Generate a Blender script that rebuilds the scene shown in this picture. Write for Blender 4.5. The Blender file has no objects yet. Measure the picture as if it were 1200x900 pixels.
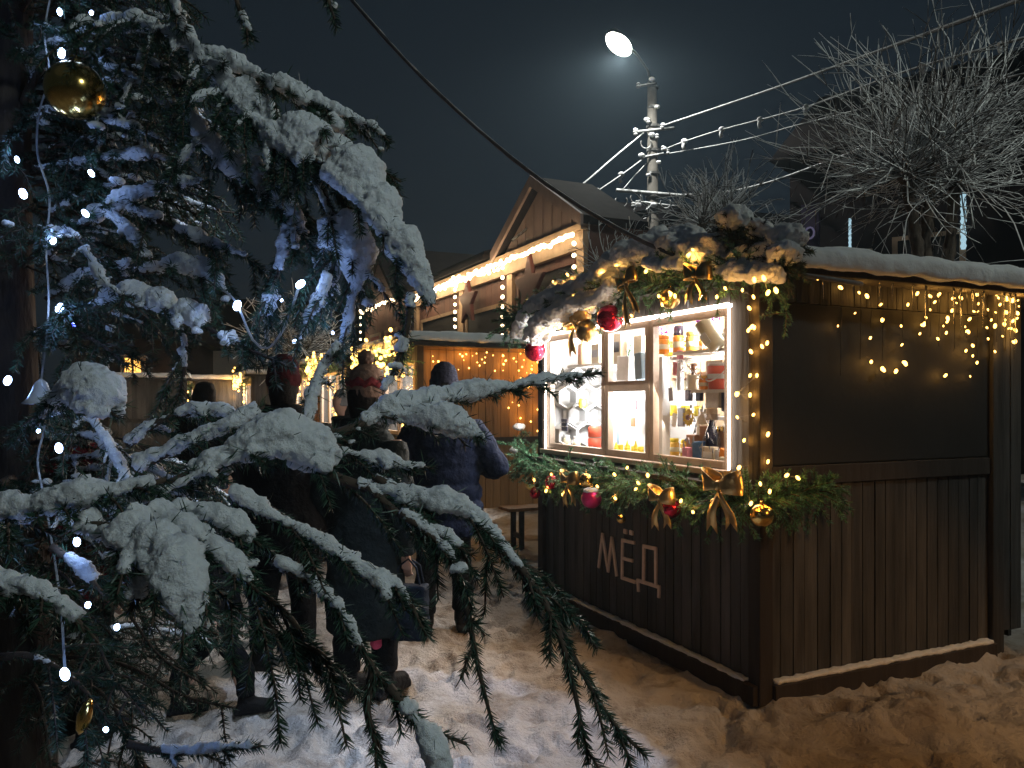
import bpy, bmesh, math, random
import numpy as np
from mathutils import Vector, noise
random.seed(7)
rng = np.random.default_rng(7)
SC = bpy.context.scene
COL = SC.collection
F = 927.0
EYE = 1.6

def px(x, y, d):
    """a point of the photograph (1200 wide) at a distance d in front of the viewer, as a place in the world"""
    return Vector(((x - 600) / F * d, d, EYE - (y - 470) / F * d))

# ------------------------------------------------------------------ materials
def nt_new(name):
    m = bpy.data.materials.new(name); m.use_nodes = True
    nt = m.node_tree; nt.nodes.clear()
    out = nt.nodes.new('ShaderNodeOutputMaterial')
    return m, nt, out

def N(nt, typ, **kw):
    n = nt.nodes.new(typ)
    for k, v in kw.items():
        if k.startswith('in_'):
            key = k[3:]
            n.inputs[int(key) if key.isdigit() else key.replace('_', ' ')].default_value = v
        else:
            setattr(n, k, v)
    return n

def pm(name, col, rough=.6, metal=0., var=.25, scale=8., bump=0., bscale=40., stretch=None, island=0., sss=0., spec=.5, coat=0., transmission=0.):
    """a procedural surface: base colour with noise, per-piece variation and a fine bump"""
    m, nt, out = nt_new(name)
    b = N(nt, 'ShaderNodeBsdfPrincipled')
    b.inputs['Roughness'].default_value = rough
    b.inputs['Metallic'].default_value = metal
    b.inputs['Specular IOR Level'].default_value = spec
    b.inputs['Coat Weight'].default_value = coat
    b.inputs['Transmission Weight'].default_value = transmission
    if sss:
        b.inputs['Subsurface Weight'].default_value = sss
        b.inputs['Subsurface Radius'].default_value = (.02, .025, .03)
        b.inputs['Subsurface Scale'].default_value = .5
    tc = N(nt, 'ShaderNodeTexCoord')
    mp = N(nt, 'ShaderNodeMapping')
    if stretch: mp.inputs['Scale'].default_value = stretch
    nt.links.new(tc.outputs['Object'], mp.inputs['Vector'])
    nz = N(nt, 'ShaderNodeTexNoise', in_Scale=scale, in_Detail=6., in_Roughness=.6)
    nt.links.new(mp.outputs[0], nz.inputs['Vector'])
    mr = N(nt, 'ShaderNodeMapRange')
    mr.inputs['From Min'].default_value = .25; mr.inputs['From Max'].default_value = .75
    mr.inputs['To Min'].default_value = 1 - var; mr.inputs['To Max'].default_value = 1 + var
    nt.links.new(nz.outputs[0], mr.inputs['Value'])
    last = mr.outputs[0]
    if island:
        g = N(nt, 'ShaderNodeNewGeometry')
        mi = N(nt, 'ShaderNodeMapRange')
        mi.inputs['To Min'].default_value = 1 - island; mi.inputs['To Max'].default_value = 1 + island
        nt.links.new(g.outputs['Random Per Island'], mi.inputs['Value'])
        mm = N(nt, 'ShaderNodeMath', operation='MULTIPLY')
        nt.links.new(last, mm.inputs[0]); nt.links.new(mi.outputs[0], mm.inputs[1]); last = mm.outputs[0]
    vm = N(nt, 'ShaderNodeVectorMath', operation='SCALE')
    vm.inputs[0].default_value = col[:3]
    nt.links.new(last, vm.inputs['Scale'])
    nt.links.new(vm.outputs[0], b.inputs['Base Color'])
    if bump:
        n2 = N(nt, 'ShaderNodeTexNoise', in_Scale=bscale, in_Detail=5.)
        nt.links.new(mp.outputs[0], n2.inputs['Vector'])
        bp = N(nt, 'ShaderNodeBump', in_Strength=bump, in_Distance=.02)
        nt.links.new(n2.outputs[0], bp.inputs['Height'])
        nt.links.new(bp.outputs[0], b.inputs['Normal'])
    nt.links.new(b.outputs[0], out.inputs[0])
    return m

def em(name, col, strength):
    m, nt, out = nt_new(name)
    e = N(nt, 'ShaderNodeEmission'); e.inputs[0].default_value = (*col, 1); e.inputs[1].default_value = strength
    nt.links.new(e.outputs[0], out.inputs[0])
    return m

def glass(name, tint=(1, 1, 1), gloss=.08):
    m, nt, out = nt_new(name)
    t = N(nt, 'ShaderNodeBsdfTransparent'); t.inputs[0].default_value = (*tint, 1)
    g = N(nt, 'ShaderNodeBsdfGlossy'); g.inputs['Roughness'].default_value = .03
    lw = N(nt, 'ShaderNodeLayerWeight'); lw.inputs['Blend'].default_value = .5
    pw = N(nt, 'ShaderNodeMath', operation='POWER'); pw.inputs[1].default_value = 5.
    sc = N(nt, 'ShaderNodeMath', operation='MULTIPLY_ADD'); sc.inputs[1].default_value = .5; sc.inputs[2].default_value = gloss * .3
    nt.links.new(lw.outputs['Facing'], pw.inputs[0]); nt.links.new(pw.outputs[0], sc.inputs[0])
    mx = N(nt, 'ShaderNodeMixShader')
    nt.links.new(sc.outputs[0], mx.inputs[0]); nt.links.new(t.outputs[0], mx.inputs[1]); nt.links.new(g.outputs[0], mx.inputs[2])
    nt.links.new(mx.outputs[0], out.inputs[0])
    return m

def snowy_bark(name, bark, lo=.15, hi=.55):
    """bark that carries snow wherever the wood faces up"""
    m, nt, out = nt_new(name)
    b = N(nt, 'ShaderNodeBsdfPrincipled'); b.inputs['Roughness'].default_value = .8
    g = N(nt, 'ShaderNodeNewGeometry'); s = N(nt, 'ShaderNodeSeparateXYZ')
    nt.links.new(g.outputs['True Normal'], s.inputs[0])
    mr = N(nt, 'ShaderNodeMapRange'); mr.inputs['From Min'].default_value = lo; mr.inputs['From Max'].default_value = hi
    tc = N(nt, 'ShaderNodeTexCoord'); nz = N(nt, 'ShaderNodeTexNoise', in_Scale=9.)
    nt.links.new(tc.outputs['Object'], nz.inputs['Vector'])
    ad = N(nt, 'ShaderNodeMath', operation='MULTIPLY_ADD'); ad.inputs[1].default_value = 1.2; 
    nt.links.new(nz.outputs[0], ad.inputs[0])
    sb = N(nt, 'ShaderNodeMath', operation='SUBTRACT'); sb.inputs[1].default_value = .6
    nt.links.new(s.outputs['Z'], sb.inputs[0]); nt.links.new(sb.outputs[0], ad.inputs[2])
    nt.links.new(ad.outputs[0], mr.inputs['Value'])
    mx = N(nt, 'ShaderNodeMix', data_type='RGBA'); mx.inputs['A'].default_value = (*bark, 1); mx.inputs['B'].default_value = (.78, .8, .82, 1)
    nt.links.new(mr.outputs[0], mx.inputs['Factor']); nt.links.new(mx.outputs['Result'], b.inputs['Base Color'])
    nt.links.new(b.outputs[0], out.inputs[0])
    return m

def snow_mat(name, col=(.8, .81, .82), fine=220., sss=.25):
    m, nt, out = nt_new(name)
    b = N(nt, 'ShaderNodeBsdfPrincipled'); b.inputs['Roughness'].default_value = .75; b.inputs['Base Color'].default_value = (*col, 1)
    b.inputs['Specular IOR Level'].default_value = .25
    b.inputs['Subsurface Weight'].default_value = sss; b.inputs['Subsurface Radius'].default_value = (.012, .014, .018); b.inputs['Subsurface Scale'].default_value = .6
    tc = N(nt, 'ShaderNodeTexCoord')
    n1 = N(nt, 'ShaderNodeTexNoise', in_Scale=fine, in_Detail=6., in_Roughness=.7)
    n2 = N(nt, 'ShaderNodeTexNoise', in_Scale=fine * .18, in_Detail=3.)
    nt.links.new(tc.outputs['Object'], n1.inputs['Vector']); nt.links.new(tc.outputs['Object'], n2.inputs['Vector'])
    ad = N(nt, 'ShaderNodeMath', operation='MULTIPLY_ADD'); ad.inputs[1].default_value = .35
    nt.links.new(n1.outputs[0], ad.inputs[0]); nt.links.new(n2.outputs[0], ad.inputs[2])
    bp = N(nt, 'ShaderNodeBump', in_Strength=.8, in_Distance=.016)
    nt.links.new(ad.outputs[0], bp.inputs['Height']); nt.links.new(bp.outputs[0], b.inputs['Normal'])
    nt.links.new(b.outputs[0], out.inputs[0])
    return m

M = {}
M['snow'] = snow_mat('snow')
M['roof_snow'] = snow_mat('roof_snow', (.78, .79, .81), 60.)
M['needle'] = pm('needle', (.026, .060, .036), .45, var=.4, scale=6, island=.45, spec=.4)
M['fir_needle'] = pm('fir_needle', (.085, .23, .12), .4, var=.35, scale=9, island=.5, spec=.5)
M['bark'] = pm('bark', (.055, .04, .03), .9, var=.5, scale=14, bump=.8, bscale=30, stretch=(1, 1, .3))
M['twig'] = pm('twig', (.07, .048, .032), .85, var=.3, scale=30)
M['dark_wood'] = pm('dark_wood', (.052, .049, .047), .75, var=.75, scale=11, bump=.5, bscale=24, stretch=(1, 1, .12), island=.38)
M['black_wood'] = pm('black_wood', (.03, .023, .02), .8, var=.35, scale=9, bump=.4, bscale=26, stretch=(1, 1, .15), island=.2)
M['warm_wood'] = pm('warm_wood', (.30, .15, .05), .65, var=.4, scale=6, bump=.4, bscale=20, stretch=(1, 1, .12), island=.25)
M['frame_wood'] = pm('frame_wood', (.42, .33, .26), .5, var=.12, scale=12, bump=.15, bscale=30)
M['shutter'] = pm('shutter', (.010, .009, .009), .7, var=.35, scale=3, bump=.12, bscale=9)
M['lath'] = pm('lath', (.72, .54, .42), .6, var=.15, scale=18)
M['white_panel'] = pm('white_panel', (.75, .74, .72), .6, var=.05, scale=5)
M['shelf'] = pm('shelf', (.62, .56, .48), .5, var=.12, scale=8)
M['gold'] = pm('gold', (.85, .55, .16), .18, 1., var=.1)
M['old_gold'] = pm('old_gold', (.5, .33, .12), .3, 1., var=.2)
M['gold_satin'] = pm('gold_satin', (.62, .42, .17), .32, .75, var=.15, scale=14, bump=.15, bscale=60)
M['red_ball'] = pm('red_ball', (.55, .015, .05), .14, .75, var=.1)
M['pink_ball'] = pm('pink_ball', (.7, .03, .22), .3, .6, var=.15, scale=30)
M['glass'] = glass('glass')
M['cable_grey'] = pm('cable_grey', (.09, .09, .095), .6, var=.4, scale=30)
M['wire_black'] = pm('wire_black', (.02, .02, .022), .5, var=.2)
M['wire_snow'] = snowy_bark('wire_snow', (.05, .048, .045), .0, .6)
M['frost_wire'] = pm('frost_wire', (.30, .30, .29), .7, var=.4, scale=40, bump=.4)
M['concrete'] = pm('concrete', (.10, .09, .078), .85, var=.35, scale=5, bump=.4, bscale=25)
M['metal'] = pm('metal', (.3, .31, .32), .45, .8, var=.2)
M['dark_metal'] = pm('dark_metal', (.03, .03, .03), .4, .5, var=.2)
M['tree_bark'] = snowy_bark('tree_bark', (.035, .028, .022), .1, .5)
M['snowy_shoot'] = snowy_bark('snowy_shoot', (.035, .028, .022), -.6, .0)
M['skin'] = pm('skin', (.55, .33, .25), .5, var=.08, sss=.15)
M['warm_bulb'] = em('warm_bulb', (1., .52, .11), 8.)
M['warm_white'] = em('warm_white', (1., .74, .42), 9.)
M['led'] = em('led', (1., .80, .64), 16.)
M['cool_bulb'] = em('cool_bulb', (.42, .60, 1.), 22.)
M['blue_bulb'] = em('blue_bulb', (.08, .12, 1.), 6.)
M['lamp'] = em('lamp', (1., .96, .84), 60.)
M['tube_light'] = em('tube_light', (.92, .96, 1.), 12.)
M['lit_window'] = em('lit_window', (1., .93, .84), 16.)
M['orange_window'] = em('orange_window', (1., .50, .10), 3.)
M['cold_strip'] = em('cold_strip', (.55, .85, 1.), .7)
M['dim_sign'] = em('dim_sign', (.45, .4, .7), .16)

# ------------------------------------------------------------------ mesh building
class MB:
    def __init__(s): s.v = []; s.f = []; s.mi = []
    def quad(s, a, b, c, d, mi=0):
        n = len(s.v); s.v += [Vector(a), Vector(b), Vector(c), Vector(d)]; s.f.append((n, n + 1, n + 2, n + 3)); s.mi.append(mi)
    def poly_prism(s, pts, off, mi=0):
        """a flat outline given a thickness along the vector off"""
        n = len(s.v); k = len(pts); off = Vector(off)
        s.v += [Vector(p) for p in pts] + [Vector(p) + off for p in pts]
        s.f.append(tuple(range(n, n + k))[::-1]); s.f.append(tuple(range(n + k, n + 2 * k))); s.mi += [mi, mi]
        for i in range(k):
            j = (i + 1) % k
            s.f.append((n + i, n + j, n + k + j, n + k + i)); s.mi.append(mi)
    def box(s, fr, a, b, c, mi=0):
        """box in the frame fr(x, y, z) -> world, between the three pairs"""
        n = len(s.v)
        for z in c:
            for y in b:
                for x in a: s.v.append(fr(x, y, z))
        for q in ((0, 2, 3, 1), (4, 5, 7, 6), (0, 1, 5, 4), (2, 6, 7, 3), (0, 4, 6, 2), (1, 3, 7, 5)):
            s.f.append(tuple(n + i for i in q)); s.mi.append(mi)
    def tube(s, pts, rad, seg=6, mi=0, cap=True, flat=None):
        pts = [Vector(p) for p in pts]; k = len(pts)
        if not hasattr(rad, '__len__'): rad = [rad] * k
        n = len(s.v); up = Vector((0, 0, 1)); prev = None
        for i, p in enumerate(pts):
            t = (pts[min(i + 1, k - 1)] - pts[max(i - 1, 0)])
            t = t.normalized() if t.length > 1e-9 else Vector((0, 0, 1))
            if prev is None:
                a = t.cross(up)
                if a.length < .05: a = t.cross(Vector((0, 1, 0)))
            else: a = prev - t * prev.dot(t)
            if a.length < 1e-6: a = t.orthogonal()
            a.normalize(); prev = a; b = t.cross(a)
            ra = rb = rad[i]
            if flat: rb = ra * flat
            for j in range(seg):
                w = 2 * math.pi * j / seg
                s.v.append(p + a * (math.cos(w) * ra) + b * (math.sin(w) * rb))
        for i in range(k - 1):
            for j in range(seg):
                j2 = (j + 1) % seg
                s.f.append((n + i * seg + j, n + i * seg + j2, n + (i + 1) * seg + j2, n + (i + 1) * seg + j)); s.mi.append(mi)
        if cap:
            s.f.append(tuple(n + j for j in range(seg))[::-1]); s.f.append(tuple(n + (k - 1) * seg + j for j in range(seg))); s.mi += [mi, mi]
    def lathe(s, c, prof, seg=16, mi=0, axis=Vector((0, 0, 1)), sx=1., sy=1., side=None):
        """profile of (radius, height) turned about an axis through c"""
        axis = Vector(axis).normalized()
        a = (side - axis * side.dot(axis)).normalized() if side is not None else axis.orthogonal().normalized()
        b = axis.cross(a); n = len(s.v); c = Vector(c)
        for r, h in prof:
            for j in range(seg):
                w = 2 * math.pi * j / seg
                s.v.append(c + axis * h + a * (math.cos(w) * r * sx) + b * (math.sin(w) * r * sy))
        for i in range(len(prof) - 1):
            for j in range(seg):
                j2 = (j + 1) % seg
                s.f.append((n + i * seg + j, n + i * seg + j2, n + (i + 1) * seg + j2, n + (i + 1) * seg + j)); s.mi.append(mi)
        s.f.append(tuple(n + j for j in range(seg))[::-1]); s.f.append(tuple(n + (len(prof) - 1) * seg + j for j in range(seg))); s.mi += [mi, mi]
    def ball(s, c, r, seg=14, rings=9, mi=0, sz=1., axis=Vector((0, 0, 1)), sx=1., sy=1., side=None):
        prof = [(max(1e-4, r * math.sin(math.pi * i / rings)), -r * sz * math.cos(math.pi * i / rings)) for i in range(rings + 1)]
        s.lathe(c, prof, seg, mi, axis, sx, sy, side)
    def loft(s, rings, mi=0):
        """rings: lists of the same number of points"""
        n = len(s.v); k = len(rings[0])
        for r in rings: s.v += [Vector(p) for p in r]
        for i in range(len(rings) - 1):
            for j in range(k):
                j2 = (j + 1) % k
                s.f.append((n + i * k + j, n + i * k + j2, n + (i + 1) * k + j2, n + (i + 1) * k + j)); s.mi.append(mi)
        s.f.append(tuple(n + j for j in range(k))[::-1]); s.f.append(tuple(n + (len(rings) - 1) * k + j for j in range(k))); s.mi += [mi, mi]

def world_of(o):
    p = Vector((0, 0, 0))
    while o is not None: p = p + o.location; o = o.parent
    return p

def obj(name, mb, mats, parent=None, smooth=False, loc=None, tris=None):
    """link a mesh given in world coordinates; under a parent its origin is the parent's, else loc"""
    me = bpy.data.meshes.new(name)
    base = world_of(parent) if parent else (Vector(loc) if loc is not None else Vector((0, 0, 0)))
    if isinstance(mb, MB):
        me.from_pydata([tuple(v - base) for v in mb.v], [], mb.f)
        mi = mb.mi
    if not isinstance(mats, (list, tuple)): mats = [mats]
    for m in mats: me.materials.append(M[m] if isinstance(m, str) else m)
    if len(mats) > 1: me.polygons.foreach_set('material_index', mi)
    if smooth: me.polygons.foreach_set('use_smooth', [True] * len(me.polygons))
    bm = bmesh.new(); bm.from_mesh(me); bmesh.ops.recalc_face_normals(bm, faces=bm.faces); bm.to_mesh(me); bm.free()
    o = bpy.data.objects.new(name, me); COL.objects.link(o)
    if parent: o.parent = parent
    elif loc is not None: o.location = base
    return o

def tag(o, label=None, cat=None, group=None, kind=None):
    if label: o['label'] = label
    if cat: o['category'] = cat
    if group: o['group'] = group
    if kind: o['kind'] = kind
    return o

def thing(name, loc, label, cat, group=None):
    o = bpy.data.objects.new(name, None); COL.objects.link(o); o.location = Vector(loc); o.empty_display_size = .1
    return tag(o, label, cat, group)

def remesh(o, voxel, disp=0., dscale=.08, smooth=2, sub=False):
    r = o.modifiers.new('fuse', 'REMESH'); r.mode = 'VOXEL'; r.voxel_size = voxel; r.use_smooth_shade = True
    if smooth:
        s = o.modifiers.new('soften', 'SMOOTH'); s.iterations = smooth; s.factor = .5
    if disp:
        t = bpy.data.textures.new('lumps', 'CLOUDS'); t.noise_scale = dscale; t.noise_depth = 3
        d = o.modifiers.new('lumps', 'DISPLACE'); d.texture = t; d.strength = disp; d.mid_level = .5; d.texture_coords = 'LOCAL'
        if sub:
            t2 = bpy.data.textures.new('grains', 'CLOUDS'); t2.noise_scale = dscale * .3; t2.noise_depth = 2
            d2 = o.modifiers.new('grains', 'DISPLACE'); d2.texture = t2; d2.strength = disp * .4; d2.mid_level = .5; d2.texture_coords = 'LOCAL'
    return o

def bevel(o, w, seg=2):
    b = o.modifiers.new('edge', 'BEVEL'); b.width = w; b.segments = seg; b.limit_method = 'ANGLE'; b.angle_limit = .6
    return o

def frame(o, a, b):
    """a local frame: x along a, y along b, z up"""
    o = Vector(o); a = Vector(a); b = Vector(b)
    return lambda x, y, z: o + a * x + b * y + Vector((0, 0, z))

def hit(x, y, P0, n):
    d = px(x, y, 1.) - Vector((0, 0, EYE)); e = Vector((0, 0, EYE))
    t = (Vector(P0) - e).dot(n) / d.dot(n)
    return e + d * t

def spline(pts, step):
    """Catmull-Rom through the points (any dimension, numpy), resampled about every step metres of the first three coordinates"""
    P = np.array(pts, float)
    P = np.vstack([2 * P[0] - P[1], P, 2 * P[-1] - P[-2]])
    out = []
    for i in range(1, len(P) - 2):
        L = np.linalg.norm(P[i + 1][:3] - P[i][:3]); k = max(2, int(L / step))
        for q in range(k):
            t = q / k
            out.append(.5 * (2 * P[i] + (P[i + 1] - P[i - 1]) * t + (2 * P[i - 1] - 5 * P[i] + 4 * P[i + 1] - P[i + 2]) * t * t + (3 * P[i] - P[i - 1] - 3 * P[i + 1] + P[i + 2]) * t ** 3))
    out.append(P[-2])
    return np.array(out)

def light(name, loc, power, col, radius=.02, kind='POINT', **kw):
    l = bpy.data.lights.new(name, kind); l.energy = power; l.color = col
    if kind in ('POINT', 'SPOT'): l.shadow_soft_size = radius
    for k, v in kw.items(): setattr(l, k, v)
    o = bpy.data.objects.new(name, l); COL.objects.link(o); o.location = loc
    return o

def aim(o, target):
    o.rotation_euler = (Vector(target) - o.location).to_track_quat('-Z', 'Y').to_euler()

# ------------------------------------------------------------------ needles and twigs
class Spray:
    """twigs (tubes) and needles (thin blades) gathered with numpy and linked as one mesh"""
    def __init__(s): s.w = MB(); s.tri = []
    def needles(s, path, L, W, per_m, lean=.6, up=0.):
        P = np.asarray(path)
        seg = np.diff(P, axis=0); ln = np.linalg.norm(seg, axis=1); tot = ln.sum()
        n = int(tot * per_m)
        if n < 1: return
        cum = np.concatenate([[0], np.cumsum(ln)])
        q = rng.uniform(0, tot, n)
        ph = rng.uniform(0, 6.28, 2); q = q[(np.sin(q * 55 + ph[0]) + np.sin(q * 131 + ph[1]) + rng.uniform(-1, 1, n)) > -1.15]; n = len(q)
        i = np.clip(np.searchsorted(cum, q) - 1, 0, len(ln) - 1)
        f = ((q - cum[i]) / np.maximum(ln[i], 1e-6))[:, None]
        base = P[i] + seg[i] * f; T = seg[i] / np.maximum(ln[i], 1e-6)[:, None]
        R = rng.normal(size=(n, 3)); R[:, 2] *= .75; R -= T * (R * T).sum(1)[:, None]; R /= np.linalg.norm(R, axis=1)[:, None] + 1e-9
        D = T * (lean + rng.normal(0, .18, n))[:, None] + R * .85; D[:, 2] += up; D /= np.linalg.norm(D, axis=1)[:, None]
        S = np.cross(D, rng.normal(size=(n, 3))); S /= np.linalg.norm(S, axis=1)[:, None] + 1e-9
        l = (L * rng.uniform(.7, 1.15, n))[:, None]
        a = base - S * W * .5; b = base + S * W * .5; c = base + D * l * .6 + S * W * .45; e = base + D * l; 
        d2 = base + D * l * .6 - S * W * .45
        s.tri.append(np.stack([a, b, c, e, d2], 1))
    def link(s, name, mats, parent=None, loc=None):
        base = np.array(world_of(parent) if parent else (loc if loc is not None else (0, 0, 0)))
        wv = np.array([tuple(v) for v in s.w.v], float).reshape(-1, 3)
        nv = np.concatenate(s.tri).reshape(-1, 3) if s.tri else np.zeros((0, 3))
        k = len(nv) // 5
        V = np.vstack([wv, nv]) - base
        loops = [np.array(f, dtype=np.int32) for f in s.w.f]
        sizes = np.array([len(f) for f in s.w.f] + [5] * k, dtype=np.int32)
        L = np.concatenate(loops + [np.arange(len(wv), len(wv) + 5 * k, dtype=np.int32)]) if loops or k else np.zeros(0, np.int32)
        me = bpy.data.meshes.new(name)
        me.vertices.add(len(V)); me.vertices.foreach_set('co', V.astype(np.float32).ravel())
        me.loops.add(len(L)); me.loops.foreach_set('vertex_index', L)
        me.polygons.add(len(sizes))
        me.polygons.foreach_set('loop_start', np.concatenate([[0], np.cumsum(sizes)[:-1]]).astype(np.int32))
        for m in mats: me.materials.append(M[m])
        me.polygons.foreach_set('material_index', np.array([0] * len(s.w.f) + [1] * k, dtype=np.int32))
        me.update(calc_edges=True); me.validate()
        o = bpy.data.objects.new(name, me); COL.objects.link(o)
        if parent: o.parent = parent
        elif loc is not None: o.location = Vector(loc)
        return o
# ------------------------------------------------------------------ setting: sky, camera, ground
W = bpy.data.worlds.new('World'); SC.world = W; W.use_nodes = True
wn = W.node_tree; wn.nodes.clear()
wo = wn.nodes.new('ShaderNodeOutputWorld'); wb = wn.nodes.new('ShaderNodeBackground'); sky = wn.nodes.new('ShaderNodeTexSky')
sky.sky_type = 'NISHITA'; sky.sun_disc = False; sky.sun_elevation = math.radians(-4.5); sky.sun_rotation = math.radians(20)
sky.air_density = 1.0; sky.dust_density = 2.; sky.ozone_density = 1.5
SKY_STRENGTH = .05
# town glow on low cloud: an even dim tint added to the twilight sky
ad = wn.nodes.new('ShaderNodeMix'); ad.data_type = 'RGBA'; ad.blend_type = 'ADD'; ad.inputs['Factor'].default_value = 1.
ad.inputs['B'].default_value = (.16, .25, .34, 1)
wn.links.new(sky.outputs[0], ad.inputs['A']); wn.links.new(ad.outputs['Result'], wb.inputs[0])
wb.inputs[1].default_value = SKY_STRENGTH
wn.links.new(wb.outputs[0], wo.inputs[0])

cam = bpy.data.cameras.new('camera'); co = bpy.data.objects.new('camera', cam); COL.objects.link(co)
co.location = (0, 0, EYE); co.rotation_euler = (math.radians(90), 0, 0)
cam.sensor_width = 36; cam.lens = 36 * F / 1200; cam.shift_y = 20 / 1200; cam.clip_start = .05; cam.clip_end = 3000
SC.camera = co
SC.view_settings.view_transform = 'Standard'; SC.view_settings.look = 'None'; SC.view_settings.exposure = 0; SC.view_settings.gamma = 1

def ground_h(x, y):
    d = math.hypot(x, y)
    k = 1 if d < 14 else max(0, 1 - (d - 14) / 20)
    h = .035 * noise.noise(Vector((x * 1.1, y * 1.1, .3))) + .028 * noise.noise(Vector((x * 3.2, y * 3.2, 4.))) + .017 * noise.noise(Vector((x * 8, y * 8, 9.)))
    # footprints pressed into the trodden path
    c = noise.noise(Vector((x * 5.2, y * 4.4, 2.)))
    h -= .075 * max(0, c - .12)
    c = noise.noise(Vector((x * 7.5, y * 6.2, 12.)))
    h -= .05 * max(0, c - .15)
    # a low bank of pushed snow along the side wall of the stall
    a = (Vector((x, y, 0)) - Vector((1.29, 4.12, 0)))
    s = a.x * .909 + a.y * .416; t = a.x * -.416 + a.y * .909
    if s > .1 and t < .3:
        bank = math.exp(-((t + .42) / .3) ** 2) * min(1, (s - .1) / .5)
        h += bank * (.055 + .06 * noise.noise(Vector((x * 2.6, y * 2.6, 7.))) + .035 * noise.noise(Vector((x * 9, y * 9, 1.))))
    # snow heaped against the foot of the stall
    dx = max(-s, s - 2.1, 0); dy = max(-t, t - 2.5, 0); q = math.hypot(dx, dy)
    if q < .6: h += .075 * math.exp(-q / .10) * (1 + .8 * noise.noise(Vector((x * 6, y * 6, 3.))))
    h += .022 * (1 - abs(noise.noise(Vector((x * 4.1, y * 3.1, 17.))))) ** 3 - .012
    return h * k

def warp(u, near, far, c):
    s = 1 if u >= 0 else -1; a = abs(u)
    return c + s * (near * a if a <= 1 else near + (far - near) * ((a - 1)) ** 3.2)
gx = [warp(u, 2.9, 900, .4) for u in np.linspace(-2, 2, 620)]
gy = [warp(u, 2.7, 900, 4.7) for u in np.linspace(-2, 2, 620)]
g = MB()
XX, YY = np.meshgrid(np.array(gx), np.array(gy))
HH = np.array([[ground_h(x, y) for x in gx] for y in gy])
# boot prints trodden into the snow: sole and heel, with a little rim pushed up round them
fr_ = np.random.default_rng(3)
for _ in range(520):
    cx, cy = fr_.uniform(-2.4, 3.2), fr_.uniform(2.3, 8.2)
    a = fr_.normal(0, .45) + (math.pi if fr_.random() < .5 else 0) + .35
    ca, sa = math.cos(a), math.sin(a); dep = fr_.uniform(.012, .034)
    mk = (abs(XX - cx) < .3) & (abs(YY - cy) < .3)
    if not mk.any(): continue
    u = (XX[mk] - cx) * ca + (YY[mk] - cy) * sa; v = -(XX[mk] - cx) * sa + (YY[mk] - cy) * ca
    e = np.minimum(np.sqrt((u / .048) ** 2 + ((v - .045) / .085) ** 2), np.sqrt((u / .038) ** 2 + ((v + .085) / .045) ** 2))
    HH[mk] += -dep * np.clip((1.15 - e) / .3, 0, 1) + dep * .35 * np.exp(-((e - 1.45) / .25) ** 2)
for j in range(len(gy)):
    for i in range(len(gx)): g.v.append(Vector((gx[i], gy[j], HH[j, i])))
nx = len(gx)
for j in range(len(gy) - 1):
    for i in range(nx - 1):
        g.f.append((j * nx + i, j * nx + i + 1, (j + 1) * nx + i + 1, (j + 1) * nx + i)); g.mi.append(0)
def ground_mat():
    m, nt, out = nt_new('trodden_snow')
    b = N(nt, 'ShaderNodeBsdfPrincipled'); b.inputs['Roughness'].default_value = .7; b.inputs['Specular IOR Level'].default_value = .3
    tc = N(nt, 'ShaderNodeTexCoord')
    def nz(sc, det=6., ro=.6):
        n = N(nt, 'ShaderNodeTexNoise', in_Scale=sc, in_Detail=det, in_Roughness=ro); nt.links.new(tc.outputs['Object'], n.inputs['Vector']); return n
    n1, n2, n3 = nz(.9), nz(5., 8., .7), nz(38., 5.)
    r1 = N(nt, 'ShaderNodeValToRGB'); r1.color_ramp.elements[0].position = .40; r1.color_ramp.elements[1].position = .60
    r1.color_ramp.elements[0].color = (.68, .68, .70, 1); r1.color_ramp.elements[1].color = (.42, .37, .31, 1)
    nt.links.new(n1.outputs[0], r1.inputs[0])
    r2 = N(nt, 'ShaderNodeValToRGB'); r2.color_ramp.elements[0].position = .52; r2.color_ramp.elements[1].position = .72
    r2.color_ramp.elements[0].color = (0, 0, 0, 1); r2.color_ramp.elements[1].color = (.8, .8, .8, 1)
    nt.links.new(n2.outputs[0], r2.inputs[0])
    mx = N(nt, 'ShaderNodeMix', data_type='RGBA'); mx.inputs['B'].default_value = (.16, .11, .075, 1)
    nt.links.new(r2.outputs[0], mx.inputs['Factor']); nt.links.new(r1.outputs[0], mx.inputs['A'])
    nt.links.new(mx.outputs['Result'], b.inputs['Base Color'])
    ad = N(nt, 'ShaderNodeMath', operation='MULTIPLY_ADD'); ad.inputs[1].default_value = .4
    nt.links.new(n3.outputs[0], ad.inputs[0]); nt.links.new(n2.outputs[0], ad.inputs[2])
    bp = N(nt, 'ShaderNodeBump', in_Strength=1., in_Distance=.06)
    nt.links.new(ad.outputs[0], bp.inputs['Height']); nt.links.new(bp.outputs[0], b.inputs['Normal'])
    nt.links.new(b.outputs[0], out.inputs[0])
    return m
gm = ground_mat()
go = obj('snowy_ground', g, gm, smooth=True); go['kind'] = 'structure'

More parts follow.
